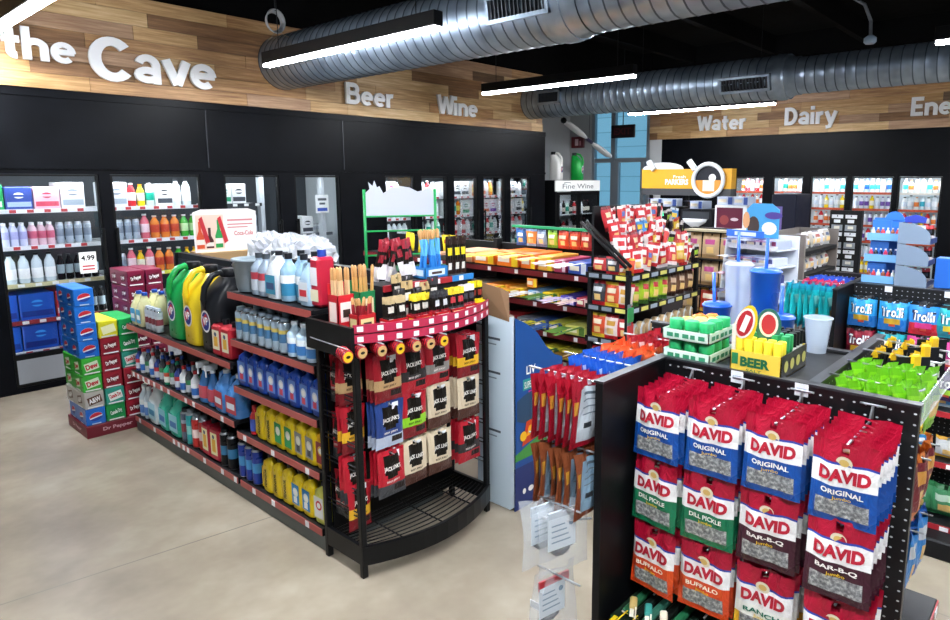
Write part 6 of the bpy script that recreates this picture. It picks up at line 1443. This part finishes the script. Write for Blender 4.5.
tumbler((1.90, .655, ZP), .03, .038, .112, '#1d57c0', .09, 'short blue cup with straw behind the shakers')
tumbler((2.0, .58, ZP), .027, .038, .105, None, 0, 'frosted clear cup at the corner of the stand top', True)
# ---- side bay of the stand: green packs, cards and bags
for x in (1.74, 1.90, 2.06, 2.22):
    b = MB(); b.tube([(x-CX, -.432, ZT+.012), (x-CX, -.63, ZT+.004), (x-CX, -.645, ZT+.014)], .003, msteel, 5); b.obj('wire_hook', st)
for x in (2.13, 2.27):
    for z in (1.11, .88): b = MB(); b.tube([(x-CX, -.432, z-.013), (x-CX, -.62, z-.013)], .003, msteel, 5); b.obj('wire_hook', st)
b = MB(); b.box(.022, -.656, ZT-.05, .68, -.652, ZT+.004, film('clear_rail', (.8, .85, .9, 1), .35)); b.obj('clear_front_rail', st)
for g, x in enumerate((1.74, 1.90)):
    for d in range(6): PP('lime', lambda: p_chip('#8fd02a', '#6fb81f', '#2f8a3a', .12, .15, 340, 'lime_bag', .024)).put((x+J(.004), .435-.032*d, ZT+.018+J(.002)), f'bright lime green candy bag, {ORD[g]} hook from the front panel, {ORD[d]} along', 'candy bag', 'lime bags in the side bay', J(.15), J(.1), J(.08))
for g, x in enumerate((2.06, 2.22)):
    for d in range(3): PP('ylw', lambda: p_chip('#17191d', '#e3b81c', '#dfe3e8', .10, .14, 341, 'lighter_card', .016)).put((x+J(.006), .43-.045*d, ZT+.018), f'black and yellow hanging card, {["third", "fourth"][g]} hook from the front panel, {ORD[d]} along', 'card', 'lighter cards in the side bay', J(.1), J(.06))
for g, x in enumerate((2.02, 2.16, 2.29)):
    t = thing('lighter_card', f'black card with bold white lettering at the bay corner, {ORD[g]} from the lime bags', 'card', (x, .33, ZT+.01), R(-50))
    b = MB(); b.box(-.045, -.002, -.12, .045, .002, .01, mat('#15171c', .35)); b.text('BIC', FY((-.035, -.0025, -.075)), .07, .04, mwhite, .05); b.rect(FY((0, -.0025, 0)), -.03, -.11, .03, -.09, mat('#dfe3e8')); b.obj('card', t)
    b = MB(); b.box(-.012, -.018, -.03, .012, -.003, .02, mat('#e9bb1c', .35), .004); b.obj('lighter', t)
for r, (z, cs) in enumerate(((1.25, ('#f0d21a', '#1a1a1c', '#f0d21a', 'yellow')), (1.11, ('#7a2430', '#d8762a', '#e0a04a', 'maroon and orange')), (.88, ('#2f86d0', '#1f5fb0', '#c9cfd4', 'blue')))):
    for g, x in enumerate((2.10, 2.24)):
        for d in range(4 if r else 2):
            PP(('bay', r), lambda: p_chip(cs[0], cs[1], cs[2], .12, .20 if r else .13, 350+r, 'snack_bag', .026)).put((x+.03+J(.003), .43-.04*d-(.05 if r == 0 else 0), z), f'{cs[3]} bag in the seed stand side bay, {ORD[g]} hook, {ORD[d]} out', 'snack bag', 'bags in the side bay', J(.12), J(.05))
# ================================================================ second stand: gummy candy
DX, DY, DT = 3.98, 1.0, 1.325
s2 = pinwheel(DX, DY, DT, 'black four-way pegboard stand of gummy candy bags behind the seed stand', 0, [(-.16, -.655, 0, -.30, .735, '-x'), (-.16, -.655, 0, -.30, .465, '-x'), (-.18, -.655, 0, -.05, .135, '-x')])
TV = {'b': ('#2a9ad8', '#1f6fc0', '#c8a02a', 'blue'), 'r': ('#2a86d8', '#c02436', '#d83a8a', 'blue and red'), 't': ('#1fa5b4', '#1f8aa0', '#e9d23a', 'teal'), 'p': ('#c03a8a', '#8a2460', '#e9c3d8', 'pink'), 'd': ('#8a1f34', '#5a1424', '#c8a02a', 'dark red'), 'v': ('#4a2f7a', '#2f1f56', '#9fd03a', 'purple')}
def p_gummy(k, seed):
    c, c2, c3, _ = TV[k]; b = MB()
    bag_geo(b, .135, .162, .036, [(.06, mat('#16181d', .35)), (.62, mat(c, .28)), (1, mat(c2, .28))], None, [(.3, .7, .0, .1, mat('#16181d', .35)), (.22, .8, .60, .78, mat(c3, .35)), (.4, .62, .78, .86, mat('#c8442a', .35))], [('Trolli', .09, .91, .56, .21, mat('#1c2a50', .4), (.34,)), ('Trolli', .115, .885, .545, .225, mat('#f6f6f8', .35), (.2,))], 9, seed, .08, .05, .006)
    return b.obj('gummy_bag')
GY = [.895, .74, .60, .47, .34]; GZ = [1.275, 1.108, .945]
gl = [['b', 'b', 'r', 't', 'b'], ['d', 't', 'p', 'p', 'b'], ['d', 'b', 'v', 'v', 't']]
for y in GY:
    for z in GZ: b = MB(); b.tube([(-.003, y-DY, z-.011), (-.16, y-DY, z-.011)], .003, msteel, 5); b.obj('wire_hook', s2)
for r in range(3):
    for c in range(5):
        k = gl[r][c]
        for d in range(3):
            PP(('gum', k), lambda: p_gummy(k, 400+r*5+c)).put((3.835+.04*d, GY[c]+J(.004), GZ[r]+J(.004)), f'{TV[k][3]} gummy candy bag, {["top", "middle", "lower"][r]} row, {ORD[c]} from the teal pouches' + (f', {ORD[d]} behind' if d > 1 else (', just behind' if d else ', front')), 'candy bag', 'gummy candy bags on the stand', -PI/2+J(.06), J(.03))
for y in (.80, .52):
    b = MB(); b.box(-.004, y-DY-.018, DT-.03, -.0005, y-DY+.018, DT+.002, mat('#dfe4ea', .4)); b.obj('price_tag', s2)
for d in range(7):
    PP('teal', lambda: p_chip('#1fb4bc', '#1a8fa8', '#8fe0dc', .15, .24, 420, 'teal_pouch', .022)).put((3.77+J(.003), 1.04+.036*d, DT+.005+J(.003)), f'teal pouch hanging on the wing of the gummy stand, {ORD[d]} from the panel', 'pouch', 'teal pouches on the wing', J(.08), J(.03))
for d in range(6):
    PP('bluep', lambda: p_chip('#2f56c4', '#c8305a', '#e9d3e0', .15, .2, 421, 'candy_pouch', .022)).put((3.96, 1.045+.038*d, DT+.003), f'blue and pink pouch on the inner hook of the gummy stand wing, {ORD[d]} along', 'pouch', 'blue pouches on the wing', J(.1), J(.04))
    PP('redp', lambda: p_chip('#c8303a', '#2f56c4', '#e9d3e0', .15, .2, 422, 'candy_pouch', .022)).put((4.14, 1.045+.038*d, DT+.003), f'red and blue pouch on the last hook of the gummy stand wing, {ORD[d]} along', 'pouch', 'red pouches on the wing', J(.1), J(.04))
for x in (3.77, 3.96, 4.14): b = MB(); b.tube([(x-DX, .0, DT-.010), (x-DX, .29, DT-.010)], .003, msteel, 5); b.obj('wire_hook', s2)
for i, (y, z, c, c2, wd) in enumerate(((.60, .74, '#2f7fd0', '#8fc0e8', 'blue candy pack on the upper deck of the gummy stand'), (.50, .74, '#3f9ad8', '#c9e0f0', 'sky blue candy pack on the upper deck of the gummy stand'), (.40, .74, '#2f6fc0', '#e9edf2', 'deep blue candy pack at the outer end of the upper deck'), (.58, .47, '#2a86c8', '#d8a03a', 'blue snack pack on the middle deck of the gummy stand'), (.44, .47, '#dfe3e8', '#e9b03a', 'white snack pack on the middle deck of the gummy stand'))):
    k = p_chip(c, c2, '#e9edf2', .12, .12, 430+i, 'snack_pack', .05); k.location = (3.87, y, z+.118); k.rotation_euler = (.15, 0, -PI/2); tag(k, wd, 'snack pack')
k = crumple('red_ball', .04, .04, .04, mat('#c01f2a', .3), 77, 8); k.location = (3.86, .675, .737); tag(k, 'small round red toy on the upper deck of the gummy stand', 'toy')
for i, y in enumerate((.56, .43)):
    k = p_chip('#4a9a6a', '#2f7a4a', '#c9e3d3', .15, .19, 440, 'green_pack', .07); k.location = (3.87, y, .14+.19); k.rotation_euler = (.2, 0, -PI/2); tag(k, f'large pale green pack on the bottom deck of the gummy stand, {ORD[i]} along', 'pack', 'green packs on the bottom deck')
# ---- tiered counter displays on top of the second stand
t = thing('tiered_display', 'blue three-tier counter display of small items on the gummy stand', 'display', (4.08, .80, DT-.003))
mbl = mat('#2f6fc4', .4); mlb = mat('#6fa8dc', .4)
for n in range(3):
    z = .015 + .118*n; xx = .06*n*.5
    b = MB(); b.box(xx, 0, z-.012, .20, .165, z, mlb); b.box(xx-.004, 0, z-.012, xx, .165, z+.030, mlb); b.box(.20, 0, z, .204, .165, z+.11, mbl); b.box(xx+.05, .055, z+.03, xx+.054, .15, z+.10, mbl); b.obj('tray', t)
for sy in (0, .161):
    b = MB(); b.box(.16, sy, 0, .204, sy+.004, .35, mbl); b.obj('side_panel', t)
b = MB(); b.prism([(.05*math.cos(PI*i/10), .05*math.sin(PI*i/10)) for i in range(11)], .004, mbl, T=FX((.2, .06, .35))); b.obj('header', t)
for n in range(3):
    for i in range(6):
        cc = [('#c9d3d0', 'clear'), ('#1f3a7a', 'navy'), ('#c8343c', 'red'), ('#2a2f34', 'black'), ('#8a4a2c', 'brown'), ('#c83a5a', 'pink')][(i*2+n) % 6]
        PP(('gl', (i*2+n) % 6), lambda: p_round(cc[0], cc[0], '#d9dde2', .011, .06, 'tiny_bottle')).put((4.08+.03*n*.5*2*.5+.02+.03, .815+.025*i, DT-.003+.0155+.118*n), f'tiny {cc[1]} bottle in the blue tiered display, {["lowest", "middle", "top"][n]} tier, {ORD[i]} along', 'bottle', 'tiny bottles in the tiered display')
t = thing('fin_display', 'three-tier display with grey quarter-round side fins on the gummy stand', 'display', (4.06, .792, DT-.003))
mfin = mat('#74859a', .45)
for n in range(3):
    z = .118*n
    b = MB(); pts = [(0, 0), (0, .115)] + [(.155*math.sin(a*PI/2/8), .115*(.35+.65*math.cos(a*PI/2/8))) for a in range(1, 9)] + [(.155, 0)]
    b.prism(pts, .005, mfin, T=FX((0, 0, z))); b.obj('side_fin', t)
    b = MB(); b.box(.006, -.155, z, .20, -.0, z+.006, mat('#2a3f7a', .4)); b.box(.006, -.155, z+.006, .20, -.151, z+.03, mat('#2a3f7a', .4)); b.box(.006, -.004, z+.006, .20, 0, z+.112, mat('#20304f', .4)); b.obj('tray', t)
b = MB(); b.prism([(-.05, 0), (.05, 0), (.055, .03), (0, .045), (-.055, .03)], .004, mat('#2a3aa0', .4), T=FX((.1, -.06, .345))); b.rect(FX((.0995, -.035, .355)), 0, 0, .05, .012, mwhite); b.obj('header', t)
for n in range(3):
    for i in range(4): PP(('fp', i % 2), lambda: p_pack(['#c8ccd4', '#c83a3f'][i % 2], ['#5a6a8a', '#e9dcd8'][i % 2], '#3a4250', .05, .09, 450+i % 2, 'small_packet')).put((4.06+.05+.04*(i % 2), .792-.03-.033*i, DT+.006+.118*n+.09), f'small packet in the grey finned display, {["lowest", "middle", "top"][n]} tier, {ORD[i]} along', 'packet', 'packets in the finned display', -PI/2+J(.3), .2)
t = thing('blue_sign_box', 'blue box with white card edge at the end of the gummy stand top', 'box', (4.04, .47, DT+.007))
b = MB(); b.box(0, 0, 0, .10, .13, .16, mat('#1f5fb8', .4), .003); b.obj('carton', t); b = MB(); b.box(-.02, -.03, 0, .08, -.024, .2, mat('#dfe4ec', .4)); b.box(-.02, -.024, 0, .08, 0, .004, mat('#dfe4ec', .4)); b.obj('card', t)
# ================================================================ light and camera
w = bpy.data.worlds.new('World'); bpy.context.scene.world = w; w.use_nodes = True
bg = w.node_tree.nodes['Background']; bg.inputs[0].default_value = (.86, .93, 1, 1); bg.inputs[1].default_value = .33
sn = bpy.data.lights.new('sun', 'SUN'); sn.energy = 4; sn.angle = .05; so = bpy.data.objects.new('sun', sn); C.objects.link(so); so.rotation_euler = (0, R(-25), 0)
cam = bpy.data.cameras.new('camera'); co = bpy.data.objects.new('camera', cam); C.objects.link(co)
cam.sensor_width = 36; cam.sensor_fit = 'HORIZONTAL'; cam.lens = 655.9/950*36
cam.shift_x = -(526.9-475)/950; cam.shift_y = (282.5-310)/950
cam.clip_start = .05; cam.clip_end = 100
yaw, pit = R(49.4229), R(8.865)
co.location = (0, 0, 1.9); co.rotation_euler = (PI/2 - pit, 0, -yaw)
sc = bpy.context.scene; sc.camera = co
vs = sc.view_settings; vs.view_transform = 'Standard'; vs.look = 'None'; vs.gamma = 1; vs.use_curve_mapping = False; vs.exposure = -0.08
sc.cycles.use_denoising = True
